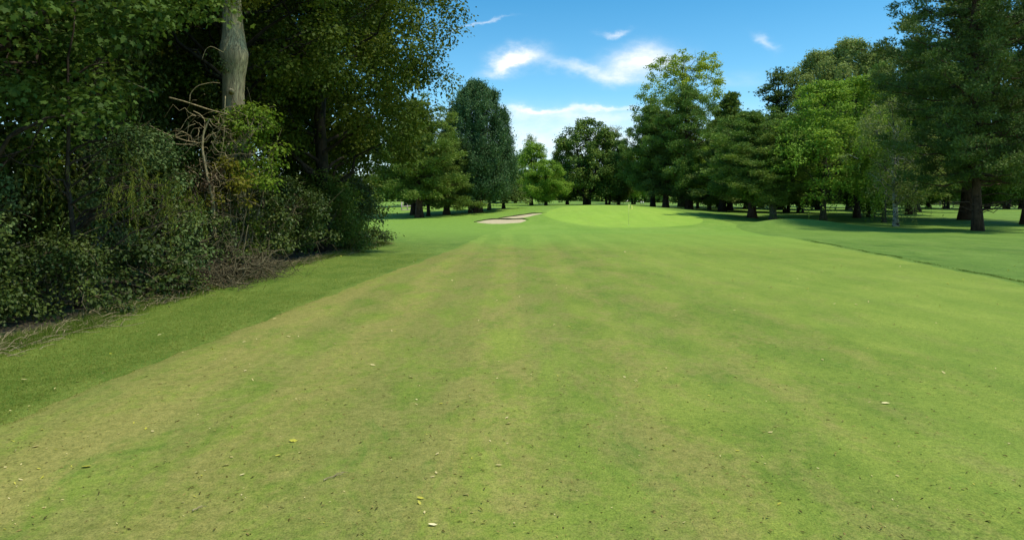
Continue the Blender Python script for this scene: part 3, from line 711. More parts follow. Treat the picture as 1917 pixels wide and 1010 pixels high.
# drooping larch
def strands(r, C):
    n = len(C) * 7; s = r.integers(0, len(C), n); u = rdir(r, n); u[:, 2] *= .2
    st = C[s] + u * .34; Ln = .25 + .75 * r.random(n) ** 1.5; m = 34; t = np.linspace(0, 1, m)
    P = st[:, None] + np.array([0, 0, -1.]) * (Ln[:, None] * t)[..., None] + u[:, None] * (.1 * np.sqrt(t))[None, :, None]
    P = P.reshape(-1, 3) + r.standard_normal((n * m, 3)) * .008; k = len(P)
    return (P, rdir(r, k), np.array([0, 0, -1.]) + .55 * rdir(r, k), .06 * np.ones(k), .03 * np.ones(k), .3 + .7 * r.random(k))
C = np.array([(1.0 + .1 * i, -.35 + .14 * i, 2.25 - .03 * (i - 3) ** 2) for i in range(8)] + [(.75, 0, 2.9), (.95, .1, 3.2), (.8, -.2, 2.6), (.6, .1, 3.7), (.5, .2, 4.3), (.1, -.9, 2.4), (-.4, -1.2, 2.7), (1.0, -.1, 2.4)])
clumps_tree('larch_tree', 'drooping larch with hanging yellow-green strands low on the left', (-7.35, 11.3), C, .12, .07, 120, .06, LM['larch'], BM['brown'], 'needle', .05, 5.2,
            seed=62, limbs=16, wide=1., mode='droop', droop=strands)
# laurels and low bushes at the left foot of the wood
BUSH = [
 # name, label, x, y, R, H, z0, n, rx, per, size, leaf, shape, seed
 ('laurel_bush', 'low glossy laurel bush at the left edge of the view, nearest bush', -7.6, 8.6, 1.35, 1.75, .3, 40, .36, 270, .056, 'laurel', 'oval', 71),
 ('laurel_bush', 'glossy laurel bush right of the nearest one, below the hanging strands', -7.35, 10.7, 1.15, 1.35, .15, 34, .34, 270, .054, 'laurel', 'oval', 72),
 ('bramble_bush', 'small dark bramble mound at the edge of the wood left of the brush pile', -6.95, 12.6, .95, 1.15, .1, 28, .3, 105, .075, 'laurel', 'oval', 73),
 ('bramble_bush', 'trailing bramble spilling onto the grass left of the brush pile', -6.75, 13.3, .55, .65, .05, 20, .24, 120, .06, 'oak', 'oval', 74),
 ('holly_bush', 'tall grey-green bush between the hanging strands and the dead branches', -7.75, 13.7, 1.45, 3.5, .5, 90, .36, 120, .065, 'blue', 'oval', 75),
 ('hazel_bush', 'tall dim bush behind the hanging larch strands', -9.6, 9.2, 1.7, 3.2, .4, 60, .42, 60, .10, 'laurel', 'oval', 76),
 ('ivy_bush', 'dark leafy bush under the grey-green bush and left of the brush pile', -7.75, 15.2, 1.0, 2.0, .2, 44, .32, 120, .065, 'laurel', 'oval', 88),
 ('holly_bush', 'grey-green bush at the left edge of the view above the nearest bush', -8.6, 9.6, 1.3, 2.9, 1.2, 60, .34, 120, .065, 'blue', 'oval', 89),
 ('ivy_bush', 'dark green bush hiding the foot of the pale trunk', -7.1, 16.8, .7, 2.3, .4, 36, .3, 110, .07, 'oak', 'oval', 90),
 ('ivy_bush', 'dark ivy at the foot of the dead snag above the brush pile', -6.72, 15.1, .55, 1.7, .2, 24, .28, 130, .06, 'laurel', 'oval', 98),
 ('holly_bush', 'tall dim bush closing the far end of the wood under the big oak', -8.6, 32.5, 2.4, 5.2, .4, 90, .6, 46, .13, 'oak', 'oval', 99),
 ('elder_bush', 'bright green elder growing up beside the pale trunk', -6.75, 17.0, .95, 4.5, 2.3, 46, .36, 90, .085, 'bright', 'oval', 77),
 ('elder_bush', 'yellow-green elder low on the right of the dead branches', -6.75, 16.1, .62, 3.0, 1.7, 24, .28, 95, .075, 'yellow', 'oval', 78),
 ('ivy_bush', 'dark ivy mound below the yellow-green elder and above the brush pile', -6.95, 18.2, 1.0, 2.4, .5, 40, .34, 90, .08, 'laurel', 'oval', 79),
 ('hazel_bush', 'hazel bush with mid green leaves right of the dark hollow, over the brush pile end', -7.15, 20.9, 1.6, 2.75, .75, 66, .42, 105, .085, 'laurel', 'oval', 80),
 ('hazel_bush', 'full hazel bush in the middle of the row right of the dark hollow', -7.0, 24.2, 1.75, 3.1, .25, 72, .44, 100, .085, 'maple', 'oval', 81),
 ('laurel_bush', 'last bush of the wood with leafy twigs reaching over the grass', -6.9, 27.9, 1.75, 3.0, .15, 76, .42, 100, .085, 'laurel', 'oval', 82),
 ('laurel_bush', 'small leafy bush at the foot of the last bush of the wood', -6.1, 25.8, .8, .95, .05, 26, .28, 95, .085, 'laurel', 'oval', 83),
 ('ivy_bush', 'dim bush filling the shade behind the pale trunk', -9.4, 17.5, 1.8, 3.6, .3, 60, .5, 50, .11, 'oak', 'oval', 84),
 ('ivy_bush', 'dim bush in the shade behind the hazel bushes', -9.6, 22.5, 2.0, 3.8, .3, 60, .5, 50, .12, 'oak', 'oval', 85),
 ('ivy_bush', 'dim bush in the shade at the far end of the wood', -9.4, 29.0, 2.2, 4.2, .3, 60, .55, 46, .12, 'oak', 'oval', 86),
 ('ivy_bush', 'dim bush behind the grey-green bush', -10.4, 13.5, 1.9, 3.4, .3, 56, .5, 50, .11, 'oak', 'oval', 87),
]
for (nm, lab, x, y, R, H, z0, n, rx, per, size, lf, sh, sd) in BUSH:
    r = rr_(sd); C = dome(r, n, R, H - rx * .4, z0)
    clumps_tree(nm, lab, (x, y), C, rx * (.75 + .5 * r.random(n)), rx * .62, per, size, LM[lf], BM['deadtwig'], sh, .05, H * .85, seed=sd, limbs=min(n, 26),
                cat='bush', base_multi=4, shell=.15, upn=.6)

# oaks
r = rr_(91); C = ellip(r, 240, 4.7, 2.6, 14.5, .62, lob=.1)
clumps_tree('oak_tree', 'big dark oak whose leafy edge stands against the blue sky', (-6.9, 24.5), C, .82, .62, 52, .13, LM['oak'], BM['dark'], 'leaf', .26, 13, seed=91, limbs=46, wide=.75, upn=.55)
r = rr_(92); C = ellip(r, 150, 3.9, 4.2, 13.5, .6)
clumps_tree('oak_tree', 'dark oak right of the pale trunk with bits of sky showing through', (-8.4, 20.2), C, .7, .5, 50, .115, LM['oak'], BM['dark'], 'leaf', .2, 13, seed=92, limbs=46, wide=.75)
r = rr_(93); C = ellip(r, 130, 4.2, 3.0, 14, .6)
clumps_tree('oak_tree', 'dark tree at the far end of the wood behind the big oak', (-9.0, 31.5), C, 1.0, .8, 26, .2, LM['oak'], BM['dark'], 'leaf', .3, 13, seed=93, limbs=20)
# cypresses with brown insides
for k, (x, y, H, R, lab) in enumerate([
    (-10.6, 12.8, 13, 1.9, 'tall dark cypress with brown bare inside behind the sycamore leaves'),
    (-10.3, 16.0, 14, 1.9, 'tall dark cypress left of the pale trunk, with dead hanging twigs'),
    (-11.4, 19.0, 14, 2.0, 'tall dark cypress behind the pale trunk'),
    (-12.2, 9.4, 13, 2.4, 'dark cypress at the far upper left behind the sycamore')]):
    r = rr_(100 + k); n = 130; t = r.random(n); th = r.random(n) * 6.28; q = (R * (1 - t * .55)) * (.5 + .5 * r.random(n))
    C = np.c_[q * np.cos(th), q * np.sin(th), 1.2 + (H - 1.4) * t]
    clumps_tree('cypress_tree', lab, (x, y), C, .5, .75, 44, .16, LM['cypress'], BM['brown'], 'tuft', .2, H, seed=100 + k, limbs=60, mode='droop', shell=.2, wide=.5)
# backing trees
for k, (x, y, H, lab) in enumerate([(-15, 12, 15, 'shaded tree deep in the wood behind the cypresses'), (-15.5, 19, 16, 'shaded tree deep in the wood behind the pale trunk'),
                                    (-14.5, 26, 15, 'shaded tree deep in the wood behind the oaks'), (-14.5, 34, 14, 'shaded tree deep in the wood at its far end'), (-16, 5, 14, 'shaded tree deep in the wood at the left edge')]):
    r = rr_(120 + k); C = ellip(r, 120, 4.2, .6, H, .5)
    clumps_tree('woodland_tree', lab, (x, y), C, 1.3, 1.1, 20, .22, LM['oak'], BM['dark'], 'leaf', .3, H, seed=120 + k, limbs=12)

# the pale ash trunk
r = rr_(140)
ash = empty('ash_tree', (-7.2, 17.2, tz(-7.2, 17.2) - .05)); tag(ash, 'ash tree with tall pale bare trunk and swollen burr inside the dark wood', 'tree', 'trees and bushes of the dark wood')
mb = MB()
zs = np.array([0, .3, .8, 1.5, 2.3, 3.1, 3.9, 4.3, 4.7, 5.1, 5.4, 5.7, 6.0, 6.4, 7.0, 7.8, 9, 10.5, 12, 14])
rs = np.array([.48, .38, .34, .32, .31, .30, .30, .29, .28, .29, .31, .325, .30, .27, .25, .24, .22, .2, .15, .06])
xs_ = np.array([.0, .0, .01, .02, .02, .03, .04, .03, .02, .03, .05, .06, .04, 0, -.04, -.1, -.15, -.2, -.1, .1])
t = np.linspace(0, 14, 70); P = np.c_[np.interp(t, zs, xs_), .02 * np.sin(t), t]
sides = 36; th = np.linspace(0, 2 * pi, sides, endpoint=False); Rr = np.interp(t, zs, rs) * .93
ridge = 1 + .012 * np.sin(31 * th[None] + 3 * np.sin(t * 2.1)[:, None]) + .02 * np.sin(9 * th[None] + 1.2 * np.sin(t * .9)[:, None]) + .014 * np.sin(17 * th[None] + 2 * np.sin(t * 1.7)[:, None])
V = P[:, None] + np.stack([np.cos(th)[None] * Rr[:, None] * ridge, np.sin(th)[None] * Rr[:, None] * ridge, np.zeros((70, sides))], -1)
for (bz, bth, bh, bw) in [(5.55, -.75, .12, .28), (5.7, -2.4, .09, .3), (4.65, -1.25, .05, .13), (3.6, -.3, .08, .25)]:   # burrs and a knot
    dth = (th[None] - bth + pi) % (2 * pi) - pi
    bump = bh * np.exp(-((t[:, None] - bz) / bw) ** 2 - (dth * .33 / bw) ** 2)
    V[..., 0] += np.cos(th)[None] * bump; V[..., 1] += np.sin(th)[None] * bump
i = np.arange(69)[:, None] * sides; j = np.arange(sides)[None]; j2 = (j + 1) % sides
mb.add(V.reshape(-1, 3), np.stack([i + j, i + j2, i + sides + j2, i + sides + j], -1).reshape(-1, 4))
for k in range(26):
    c = np.array([2.8 * cos(k * 2.4) * (.4 + .6 * r.random()), 2.8 * sin(k * 2.4) * (.4 + .6 * r.random()), 8.5 + 6 * r.random()])
    mb.tube(limb(r, (-.1, 0, 7 + 4 * r.random()), c, .05, 8, .07), np.linspace(.08, .012, 8), 6, cap=False)
mb.build('trunk', BM['ash'], ash)
kn = MB(); kn.tube([(.10, -.30, 4.66), (.12, -.38, 4.68), (.125, -.43, 4.69)], [.075, .06, .045], 12); kn.build('branch_stub', BM['twig'], ash)
C = ellip(r, 70, 3.2, 8, 15); link('crown', leaf_mesh(r, *clump_leaves(r, C, .8, .6, 34, .13)), LM['oak'], ash)
C = np.array([(-.22, -.28, 5.45), (-.05, -.34, 5.3), (-.3, -.2, 5.7), (-.38, -.2, 4.9), (-.5, -.2, 4.7), (-.45, -.22, 4.4)])
C = np.r_[C, [(.4 * cos(k * 2.4) - .05, .35 * sin(k * 2.4) - .1, 1.0 + 2.9 * r.random()) for k in range(46)]]
link('ivy', leaf_mesh(r, *clump_leaves(r, C, .2, .24, 170, .055), shape='oval'), LM['laurel'], ash)
C = np.array([(.35, -.4, 6.85), (.6, -.3, 6.95), (.85, -.25, 7.05), (.1, -.4, 7.0)])
link('dead_foliage', leaf_mesh(r, *clump_leaves(r, C, .25, .2, 160, .06)), LM['yellow'], ash)

# dead snag with curling bare branches
def pxp(px, py, d): return np.array([wx(px, d), d, wz(py, d)])
snag = empty('dead_snag', (wx(395, 15.6), 15.6, 0)); tag(snag, 'dead snag with bare curling pale branches in front of the ash trunk', 'dead tree', 'trees and bushes of the dark wood')
mb = MB(); o0 = np.array(snag.location); r = rr_(150)
def br(pts, r0, r1, d0=15.6, sd=5):
    P = np.array([pxp(a, b, d0 + (e if len(q) > 2 else 0)) for q in pts for (a, b, e) in [(q + (0,)) if len(q) == 2 else q]]) - o0
    r0, r1 = r0 * .62, r1 * .62; n = len(P); t = np.linspace(0, n - 1, n * 5); Q = np.c_[[np.interp(t, range(n), P[:, k]) for k in range(3)]].T
    for _ in range(3): Q[1:-1] = (Q[:-2] + Q[1:-1] * 2 + Q[2:]) / 4
    mb.tube(Q, np.linspace(r0, r1, len(Q)), sd, wob=.06)
br([(408, 470), (398, 420), (400, 380), (388, 330), (378, 280), (380, 250), (392, 222)], .09, .03)
br([(317, 183, .2), (345, 190, .1), (390, 205), (425, 214, -.2)], .035, .025)
br([(240, 152, -.2), (262, 162), (290, 174)], .018, .012)
br([(355, 190), (356, 175), (370, 160), (398, 154), (412, 156)], .016, .01)
br([(418, 98, .3), (395, 86), (385, 92), (378, 112)], .014, .008)
br([(418, 98, .3), (430, 70, .3), (436, 64, .3)], .014, .012)
br([(280, 235, .2), (310, 250, .1), (345, 263), (375, 268)], .022, .02)
br([(285, 260, -.1), (315, 268), (345, 271), (370, 268)], .016, .016)
br([(362, 208), (375, 214), (384, 225), (382, 250)], .02, .014)
br([(422, 180, -.2), (420, 215, -.2), (414, 235), (402, 262), (392, 285)], .02, .008)
br([(392, 222), (398, 234), (412, 240), (420, 228)], .014, .01)
br([(378, 240), (362, 240), (356, 252), (360, 265), (372, 275)], .012, .008)
br([(420, 235), (419, 262), (414, 290), (405, 310)], .012, .006)
br([(380, 255), (365, 262), (350, 285), (330, 300), (322, 320)], .012, .005)
br([(390, 300), (370, 310), (350, 322), (325, 328)], .012, .005)
br([(385, 330), (405, 315), (430, 300), (440, 285)], .012, .005)
br([(382, 320), (360, 335), (340, 350), (318, 352)], .01, .005)
for k in range(70):
    a = pxp(350 + 80 * r.random(), 215 + 170 * r.random(), 15.4 + .5 * r.random()) - o0
    e = a + np.array([r.standard_normal() * .5, r.standard_normal() * .25, r.standard_normal() * .3 - .15])
    mb.tube(limb(r, a, e, .2 * r.standard_normal(), 7, .12), np.linspace(.008, .003, 7), 3, cap=False)
mb.build('branches', BM['deadtwig2'], snag)
C = np.array([pxp(380 + 28 * r.standard_normal(), 350 + 26 * r.standard_normal(), 15.5 + .3 * r.random()) - o0 for _ in range(26)])
link('withered_leaves', leaf_mesh(r, *clump_leaves(r, C, .16, .16, 130, .055, mode='droop')), LM['brown'], snag)

# brush pile
mb = MB(); r = rr_(160); bx, by = -6.45, 15.3
for k in range(1000):
    y0 = r.normal(0, 1.15); x0 = r.normal(0, .36); a = np.array([x0, y0, abs(r.normal(0, .27)) * np.exp(-(y0 / 2.1) ** 2) * 1.3 + .02])
    dr = rdir(r, 1)[0] * np.array([1, 1, .45]); ln = .25 + .8 * r.random()
    e = a + dr * ln; e[2] = abs(e[2]) * .8
    mb.tube(limb(r, a, e, .25 * r.standard_normal(), 6, .12), np.linspace(.008, .003, 6) * (1 + (r.random() < .08) * 2), 3, cap=False)
for (p, q, w) in [((390, 548), (345, 500), .022), ((400, 552), (370, 470), .014), ((455, 520), (465, 420), .016), ((330, 500), (392, 552), .025), ((480, 500), (520, 470), .018), ((395, 520), (415, 430), .014), ((440, 525), (500, 480), .014)]:
    mb.tube(limb(r, pxp(p[0], p[1], 14.6) - np.array([bx, by, 0]), pxp(q[0], q[1], 15) - np.array([bx, by, 0]), .08, 8, .05), np.linspace(w, w * .5, 8), 6)
bp_ = empty('brush_pile', (bx, by, tz(bx, by))); tag(bp_, 'brown pile of dead twigs and brambles at the foot of the wood', 'brush pile')
mb.build('twigs', BM['deadtwig'], bp_)
C = np.c_[r.normal(0, .3, 50), r.normal(0, 1.2, 50), .1 + .4 * r.random(50)]
link('dead_leaves', leaf_mesh(r, *clump_leaves(r, C, .2, .12, 90, .05)), LM['brown'], bp_)

# straw, twigs and weeds along the wood edge: uncountable
mb = MB(); r = rr_(170)
for k in range(1500):
    y = 6 + 24 * r.random() ** 1.3; x = float(wood_edge(np.array([y]))[0]) + r.normal(-.05, .2)
    z = tz(x, y) if k % 5 == 0 else 0.0; th = r.normal(1.3, .8); ln = .1 + .35 * r.random()
    a = np.array([x, y, .025]); e = a + np.array([cos(th) * ln, sin(th) * ln, abs(r.normal(0, .05))])
    mb.tube(limb(r, a, e, .12 * r.standard_normal(), 4, .08), [.005, .005, .004, .002], 3, cap=False)
tag(mb.build('twig_litter', BM['twig']), 'pale dry twigs and straw scattered along the foot of the wood', 'twig litter', kind='stuff')

def blades(r, X, Y, h, w, lean=.35):
    n = len(X); Z = terr(X, Y) + .005; th = r.random(n) * 2 * pi
    A = np.c_[np.cos(th), np.sin(th), np.zeros(n)] * (w / 2)[:, None] if hasattr(w, '__len__') else np.c_[np.cos(th), np.sin(th), np.zeros(n)] * w / 2
    B = np.c_[X, Y, Z]; ln = r.standard_normal((n, 2)) * lean
    T = B + np.c_[ln * h[:, None], h]
    V = np.stack([B - A, B + A, T], 1).reshape(-1, 3)
    return mesh_from(V, [np.arange(3 * n).reshape(n, 3)], tint=r.random(n))
blade_m = leaf_mat('grass_blades', (.05, .11, .015), (.09, .17, .026), (.17, .22, .06), .3)
blade_f = leaf_mat('fairway_blades', (.09, .14, .02), (.16, .21, .032), (.27, .26, .08), .3, bl=.8)
n = 60000; Y = 5.5 + 26 * r.random(n) ** 1.4; X = wood_edge(Y) + r.normal(.02, .17, n)
tag(link('edge_grass', blades(r, X, Y, .04 + .10 * r.random(n) ** 2, .006), blade_m), 'rough longer grass along the foot of the wood', 'grass', kind='stuff')
n = 80000; Y = 4.6 + 19 * r.random(n) ** 1.5; a_ = wood_edge(Y); b_ = _fl(Y); X = a_ + (b_ - a_) * r.random(n) + r.normal(0, .04, n)
tag(link('rough_strip_grass', blades(r, X, Y, .010 + .022 * r.random(n) ** 2, .005, 1.3), leaf_mat('strip_blades', (.09, .18, .028), (.15, .25, .04), (.30, .36, .09), .5, bl=.9)), 'slightly longer green grass of the strip between wood and fairway', 'grass', kind='stuff')
n = 7000; Y = 9 + 24 * r.random(n) ** 1.2; X = fr(Y) + abs(r.normal(.0, .10, n)) + .01
kp = r.random(n) < .25 + .75 * (np.sin(Y * .9) + np.sin(Y * 2.3) > -.4); X, Y = X[kp], Y[kp]; n = len(X)
tag(link('ditch_grass', blades(r, X, Y, .015 + .028 * r.random(n), .008), blade_m), 'dark ridge of longer grass along the right side of the fairway', 'grass', kind='stuff')
n = 420000; Y = 2.9 + 10.5 * r.random(n) ** 1.6; X = (r.random(n) * 2 - 1) * Y * .80
tag(link('fairway_turf', blades(r, X, Y, .009 + .02 * r.random(n) ** 2, .0032, 1.1), blade_f), 'short mown blades of the near fairway turf', 'grass', kind='stuff')

# debris: dark clippings and casts on the fairway (uncountable)
mb = MB(); r = rr_(180)
n = 7000; Y = 3.2 + 26 * r.random(n) ** 1.7; X = (r.random(n) * 2 - 1) * Y * .82; X = np.where(X < -5.4, -X * .5, X); Z = terr(X, Y) + .03
L = .006 + .016 * r.random(n) ** 2
P = np.c_[X, Y, Z]; ax = rdir(r, n); ax[:, 2] *= .3; args = (P, np.array([0, 0, 1.]) + .4 * rdir(r, n), ax, L * 1.5 * (1 + Y / 14), L * .5, r.random(n))
tag(link('grass_clippings', leaf_mesh(r, *args), leaf_mat('dark_clippings', (.03, .032, .014), (.09, .085, .03), (.36, .32, .16), .1)), 'scattered dark clippings and worm casts on the fairway', 'clippings', kind='stuff')

# fallen leaves: single objects
def fallen_proto(seed):
    r = rr_(seed); T = SHAPES['oval'][0] * np.array([1, 1.0, 1]); T = T - np.array([.5, 0, 0]); T[:, 2] += .12 * T[:, 0] ** 2 * 4 + r.normal(0, .03, 6)
    V = np.r_[T, [[0, 0, -.02]]]; return mesh_from(V, [np.array([(6, k, (k + 1) % 6) for k in range(6)])], tint=np.full(6, r.random()))
FL = [fallen_proto(k) for k in range(4)]
pale = leaf_mat('pale_fallen_leaf', (.46, .44, .17), (.56, .54, .25), (.68, .65, .36), .2, bl=.9)
yell = leaf_mat('yellow_fallen_leaf', (.36, .40, .07), (.45, .48, .10), (.5, .5, .16), .2)
white = leaf_mat('white_fallen_leaf', (.7, .68, .55), (.75, .73, .62), (.8, .78, .7), .1)
def fallen(px, py, w, mat, label, group=None, rz=None, x=None, y=None):
    d = EYE * F / (py - HZ); x = wx(px, d); L = w / F * d
    o = link('fallen_leaf', FL[random.randrange(4)]); o.location = (x, d, tz(x, d) + .028 + L * .05)
    o.rotation_euler = (random.gauss(0, .25), random.gauss(0, .25), rz if rz is not None else random.random() * 6.28); o.scale = (L * 1.15, L * random.uniform(.5, .8), L)
    if not o.data.materials: o.data.materials.append(mat)
    o.material_slots[0].link = 'OBJECT'; o.material_slots[0].material = mat
    tag(o, label, 'leaf', group)
NAMED = [
 (1658, 759, 15, white, 'white leaf lying alone on the right of the fairway', 0), (810, 1000, 16, white, 'white leaf at the bottom edge of the view', 0),
 (787, 948, 13, yell, 'yellow leaf just above the white leaf at the bottom edge', 0), (549, 836, 14, yell, 'bright yellow-green leaf on the dry turf at lower left', .3),
 (162, 877, 17, yell, 'curled yellow leaf lying at the far lower left', 0), (934, 882, 12, pale, 'pale leaf near the bottom, centre of the fairway', 0),
 (952, 800, 11, pale, 'pale leaf at the centre above the lower pale one', .2), (872, 940, 10, pale, 'pale round leaf right of the lower yellow leaf', 0),
 (423, 880, 13, pale, 'narrow pale leaf at lower left between two yellow ones', 0), (810, 906, 9, pale, 'small dull leaf above the yellow one at the bottom', 0),
 (770, 711, 11, pale, 'pale leaf left of centre in the middle distance', 0), (698, 688, 9, pale, 'small pale leaf highest of the left-hand scatter', 0),
 (67, 838, 12, pale, 'pale leaf near the left edge on dry turf', .4), (45, 714, 11, pale, 'pale leaf beside the left edge of the fairway', 0),
 (612, 756, 9, pale, 'pale leaf left of the middle pair on the fairway', 0), (981, 694, 9, pale, 'pale leaf at the centre in the middle distance', 0)]
for px, py, w, mt, lab, rz in NAMED: fallen(px, py, w, mt, lab, rz=rz)
r = rr_(190); q = 0
while q < 280:
    py = 470 + 530 * r.random() ** 1.1; px = 1900 * r.random() ** 1.6
    if py < 1010 - (px + 30) * .62 - 230 and px < 700: continue
    if px < 500 and py < 620: continue
    on_strip = px < 700 and wx(px, EYE * F / (py - HZ)) < float(fl(np.array([EYE * F / (py - HZ)]))[0])
    fallen(px, py, 3.6 + 6.0 * r.random() ** 2 * (py / 900), yell if r.random() < .25 else pale,
           'small pale fallen leaf on the grass strip beside the wood' if on_strip else 'small pale fallen leaf scattered on the fairway', 'small leaves fallen on the grass'); q += 1

def twig(px, py, px2_, py2, label):
    d = EYE * F / (py - HZ); d2 = EYE * F / (py2 - HZ); a = np.array([wx(px, d), d, tz(wx(px, d), d) + .035]); b = np.array([wx(px2_, d2), d2, tz(wx(px2_, d2), d2) + .04])
    m = MB(); m.tube(limb(rr_(3), a, b, .03, 8, .08), np.linspace(.004, .002, 8), 6)
    m.tube(limb(rr_(4), (a + b) / 2, b + np.array([.04, -.03, .01]), .02, 5, .08), np.linspace(.002, .0012, 5), 5)
    tag(m.build('fallen_twig', BM['twig']), label, 'twig')
twig(606, 914, 642, 900, 'pale bent twig on the turf at lower left of centre')
twig(360, 968, 378, 960, 'short pale twig on the dry turf at lower left')

# ------------------------------------------------------------------ flagstick
fx, fy = wx(1177, 55), 55.0
fs = empty('flagstick', (fx, fy, tz(fx, fy) + .03)); tag(fs, 'thin yellow flagstick with small yellow flag standing on the green', 'flagstick')
ym = plain_mat('yellow_paint', (.62, .66, .22), .5, .05); 
m = MB(); m.tube([(0, 0, -.1), (0, 0, .9), (0, 0, 1.75)], [.014, .013, .012], 10); m.build('pole', ym, fs)
m = MB(); nx_, nz_ = 9, 6
V = [(.012 + .30 * (i / 8), .03 * sin(i * .9), 1.72 - .30 * (k / 5) - .16 * (i / 8) * (k / 5 * .2 + .5)) for i in range(nx_) for k in range(nz_)]
V = V + [(a, b + .004, c) for a, b, c in V]
f = [(i * nz_ + k, (i + 1) * nz_ + k, (i + 1) * nz_ + k + 1, i * nz_ + k + 1) for i in range(8) for k in range(5)]
m.add(V, f, np.array(f)[:, ::-1] + nx_ * nz_); m.build('flag', plain_mat('yellow_flag', (.80, .80, .20), .8, .06), fs)
m = MB(); m.tube([(0, 0, .0), (0, 0, .012)], [.06, .06], 20); m.build('cup', plain_mat('cup_rim', (.6, .6, .6), .4, .05), fs)

# far flag on another green
fx, fd = wx(929, 128), 128
f2 = empty('flagstick', (fx, fd, tz(fx, fd))); tag(f2, 'tiny far flagstick with yellow flag beyond the left-hand trees', 'flagstick')
m = MB(); m.tube([(0, 0, 0), (0, 0, 2.1)], [.02, .02], 8); m.build('pole', ym, f2)
m = MB(); m.box((.22, 0, 1.9), (.42, .015, .34)); m.build('flag', bpy.data.materials['yellow_flag'], f2)
# far rail fences
def fence(name, label, p0, p1, n, h, mat, rails=2):
    p0 = np.array(p0, float); p1 = np.array(p1, float); o = empty(name, (p0[0], p0[1], tz(*p0))); tag(o, label, 'fence')
    m = MB(); ang = math.atan2(*(p1 - p0)[::-1]); L = np.linalg.norm(p1 - p0)
    z0 = tz(*p0)
    for k in range(n):
        q = p0 + (p1 - p0) * k / (n - 1); mm = MB(); mm.box((q[0] - p0[0], q[1] - p0[1], tz(*q) - z0 + h / 2 - .1), (.12, .12, h + .2), ang); mm.build('post', mat, o, False)
    for k in range(rails):
        m = MB()
        for s in range(n - 1):
            a = p0 + (p1 - p0) * s / (n - 1); b = p0 + (p1 - p0) * (s + 1) / (n - 1); zh = h * (.9 - .42 * k)
            m.tube([(a[0] - p0[0], a[1] - p0[1] - .08, tz(*a) - z0 + zh), (b[0] - p0[0], b[1] - p0[1] - .08, tz(*b) - z0 + zh)], .05, 4)
        m.build('rail', mat, o, False)
pale_w = plain_mat('pale_fence_paint', (.55, .45, .40), .7, .1); dark_w = plain_mat('weathered_fence_wood', (.07, .065, .045), .9, .2)
fence('rail_fence', 'short pale rail fence left of the reddish pine trunk', (wx(752, 92), 92), (wx(783, 95), 95), 4, 1.15, pale_w, 3)
fence('field_fence', 'long dark field fence far off behind the right-hand trees', (wx(1590, 132), 132), (wx(2010, 128), 128), 18, 1.0, dark_w, 2)
for px, d in ((1200, 124), (1204, 124)):
    o = empty('marker_post', (wx(px, d), d, tz(wx(px, d), d))); tag(o, 'white marker post far beyond the green, %s one of a close pair' % ('left' if px == 1200 else 'right'), 'post', 'pair of white marker posts')
    m = MB(); m.tube([(0, 0, 0), (0, 0, .55), (0, 0, .62)], [.11, .11, .05], 10); m.build('post', plain_mat('white_paint', (.75, .75, .72), .5, .04), o)

# ------------------------------------------------------------------ sky, sun, camera
SUN_EL, SUN_AZ = rad(65), math.atan2(.60, -.22)     # azimuth measured from +Y towards +X: behind and right of the camera
W = bpy.data.worlds.new('World'); S.world = W; W.use_nodes = True; nt = W.node_tree; nt.nodes.clear(); g = NT(nt)
sky = g.n('ShaderNodeTexSky', sky_type='NISHITA'); sky.sun_disc = False; sky.sun_elevation = SUN_EL; sky.sun_rotation = SUN_AZ
sky.air_density = 1.0; sky.dust_density = .6; sky.ozone_density = 2.5; sky.altitude = 100
dirv = g.n('ShaderNodeTexCoord').outputs['Generated']
sp = g.n('ShaderNodeSeparateXYZ'); nt.links.new(dirv, sp.inputs[0])
yy = g.m('MAXIMUM', sp.outputs[1], .08); U = g.m('DIVIDE', sp.outputs[0], yy); Vv = g.m('DIVIDE', sp.outputs[2], yy)
cmb = g.n('ShaderNodeCombineXYZ'); nt.links.new(U, cmb.inputs[0]); nt.links.new(Vv, cmb.inputs[1])
wn = g.n('ShaderNodeTexNoise'); nt.links.new(g.scalev(cmb.outputs[0], (9, 16, 1)), wn.inputs['Vector']); wn.inputs['Detail'].default_value = 7; wn.inputs['Roughness'].default_value = .62; wn.inputs['Scale'].default_value = 1
ws = g.n('ShaderNodeSeparateColor'); nt.links.new(wn.outputs['Color'], ws.inputs[0])
U2 = g.m('ADD', U, g.m('MULTIPLY', g.m('SUBTRACT', ws.outputs[0], .5), .09)); V2 = g.m('ADD', Vv, g.m('MULTIPLY', g.m('SUBTRACT', ws.outputs[1], .5), .06))
def blob(px, py, a, b, amp, tilt=0.0):
    u0, v0 = (px - CX) / F, (HZ - py) / F; a /= F; b /= F
    du = g.m('SUBTRACT', U2, u0); dv = g.m('SUBTRACT', g.m('SUBTRACT', V2, v0), g.m('MULTIPLY', du, tilt))
    e = g.m('ADD', g.m('POWER', g.m('DIVIDE', du, a), 2.0), g.m('POWER', g.m('DIVIDE', dv, b), 2.0))
    return g.m('MULTIPLY', g.m('EXPONENT', g.m('MULTIPLY', e, -1.0)), amp)
BL = [blob(968, 112, 36, 14, 1.2, .12), blob(935, 122, 34, 7, .6, .2), blob(1205, 112, 52, 24, 1.05, .05), blob(1165, 138, 55, 12, .45, -.1), blob(1085, 126, 80, 9, .45, -.12), blob(1130, 198, 75, 5, .75, .05), blob(1000, 206, 55, 5, .7, .04),
      blob(1070, 214, 170, 13, .42), blob(1155, 56, 22, 5, .55, .1), blob(1440, 85, 16, 12, .4, -.6), blob(900, 46, 40, 2.5, .4, .22), blob(1060, 262, 260, 40, .62), blob(1360, 150, 90, 18, .12)]
tot = BL[0]
for b in BL[1:]: tot = g.m('ADD', tot, b)
fb = g.noise(g.scalev(cmb.outputs[0], (26, 60, 1)), 1, 6, .65)
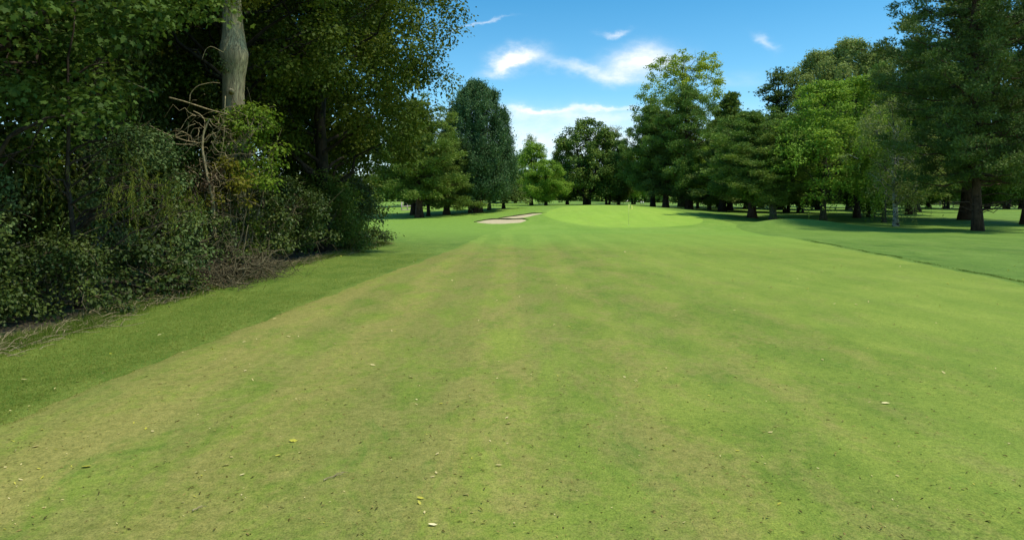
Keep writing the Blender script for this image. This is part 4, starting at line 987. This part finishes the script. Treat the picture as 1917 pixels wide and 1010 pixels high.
tot = g.m('MULTIPLY', tot, g.mapr(fb, .2, .75, .55, 1.12))
gen = g.mapr(g.noise(g.scalev(dirv, (2.5, 2.5, 7)), 1, 6, .6, .6), .56, .78, 0, .5)
gen = g.m('MULTIPLY', gen, g.mapr(sp.outputs[1], -.1, .45, 1, 0))
tot = g.m('MINIMUM', g.m('ADD', tot, gen), 1.0)
elev = sp.outputs[2]
tintc = g.ramp(elev, [(0.0, (.95, 1.0, 1.02)), (.08, (.80, .95, .98)), (.16, (.47, .82, .88)), (.30, (.24, .68, .80)), (.6, (.28, .66, .78))])
skyc = g.mix(1.0, sky.outputs[0], tintc, 'MULTIPLY')
skyc = g.mix(tot, skyc, (5.5, 5.55, 5.6))
bg = g.n('ShaderNodeBackground'); nt.links.new(skyc, bg.inputs[0]); bg.inputs[1].default_value = .15
ow = g.n('ShaderNodeOutputWorld'); nt.links.new(bg.outputs[0], ow.inputs[0])

sd = bpy.data.lights.new('sun', 'SUN'); sd.energy = 3.1; sd.angle = rad(3.5); sd.color = (1, .94, .80)
so = bpy.data.objects.new('sun', sd); COL.objects.link(so)
dv = np.array([sin(SUN_AZ) * cos(SUN_EL), cos(SUN_AZ) * cos(SUN_EL), sin(SUN_EL)])
import mathutils
so.rotation_euler = mathutils.Vector(-dv).to_track_quat('-Z', 'Y').to_euler(); so.location = (20, -30, 40)

cd = bpy.data.cameras.new('camera'); cam = bpy.data.objects.new('camera', cd); COL.objects.link(cam)
cam.location = (0, 0, EYE); cam.rotation_euler = (rad(90), 0, 0)
cd.sensor_width = 36; cd.lens = F / 1917 * 36; cd.shift_y = -(505 - HZ) / 1917; cd.clip_end = 3000; cd.clip_start = .05
S.camera = cam
S.view_settings.view_transform = 'Standard'; S.view_settings.look = 'None'; S.view_settings.gamma = 1; S.view_settings.exposure = .52
S.cycles.use_denoising = True; S.cycles.max_bounces = 6; S.cycles.diffuse_bounces = 3; S.cycles.transmission_bounces = 3; S.cycles.sample_clamp_indirect = 4
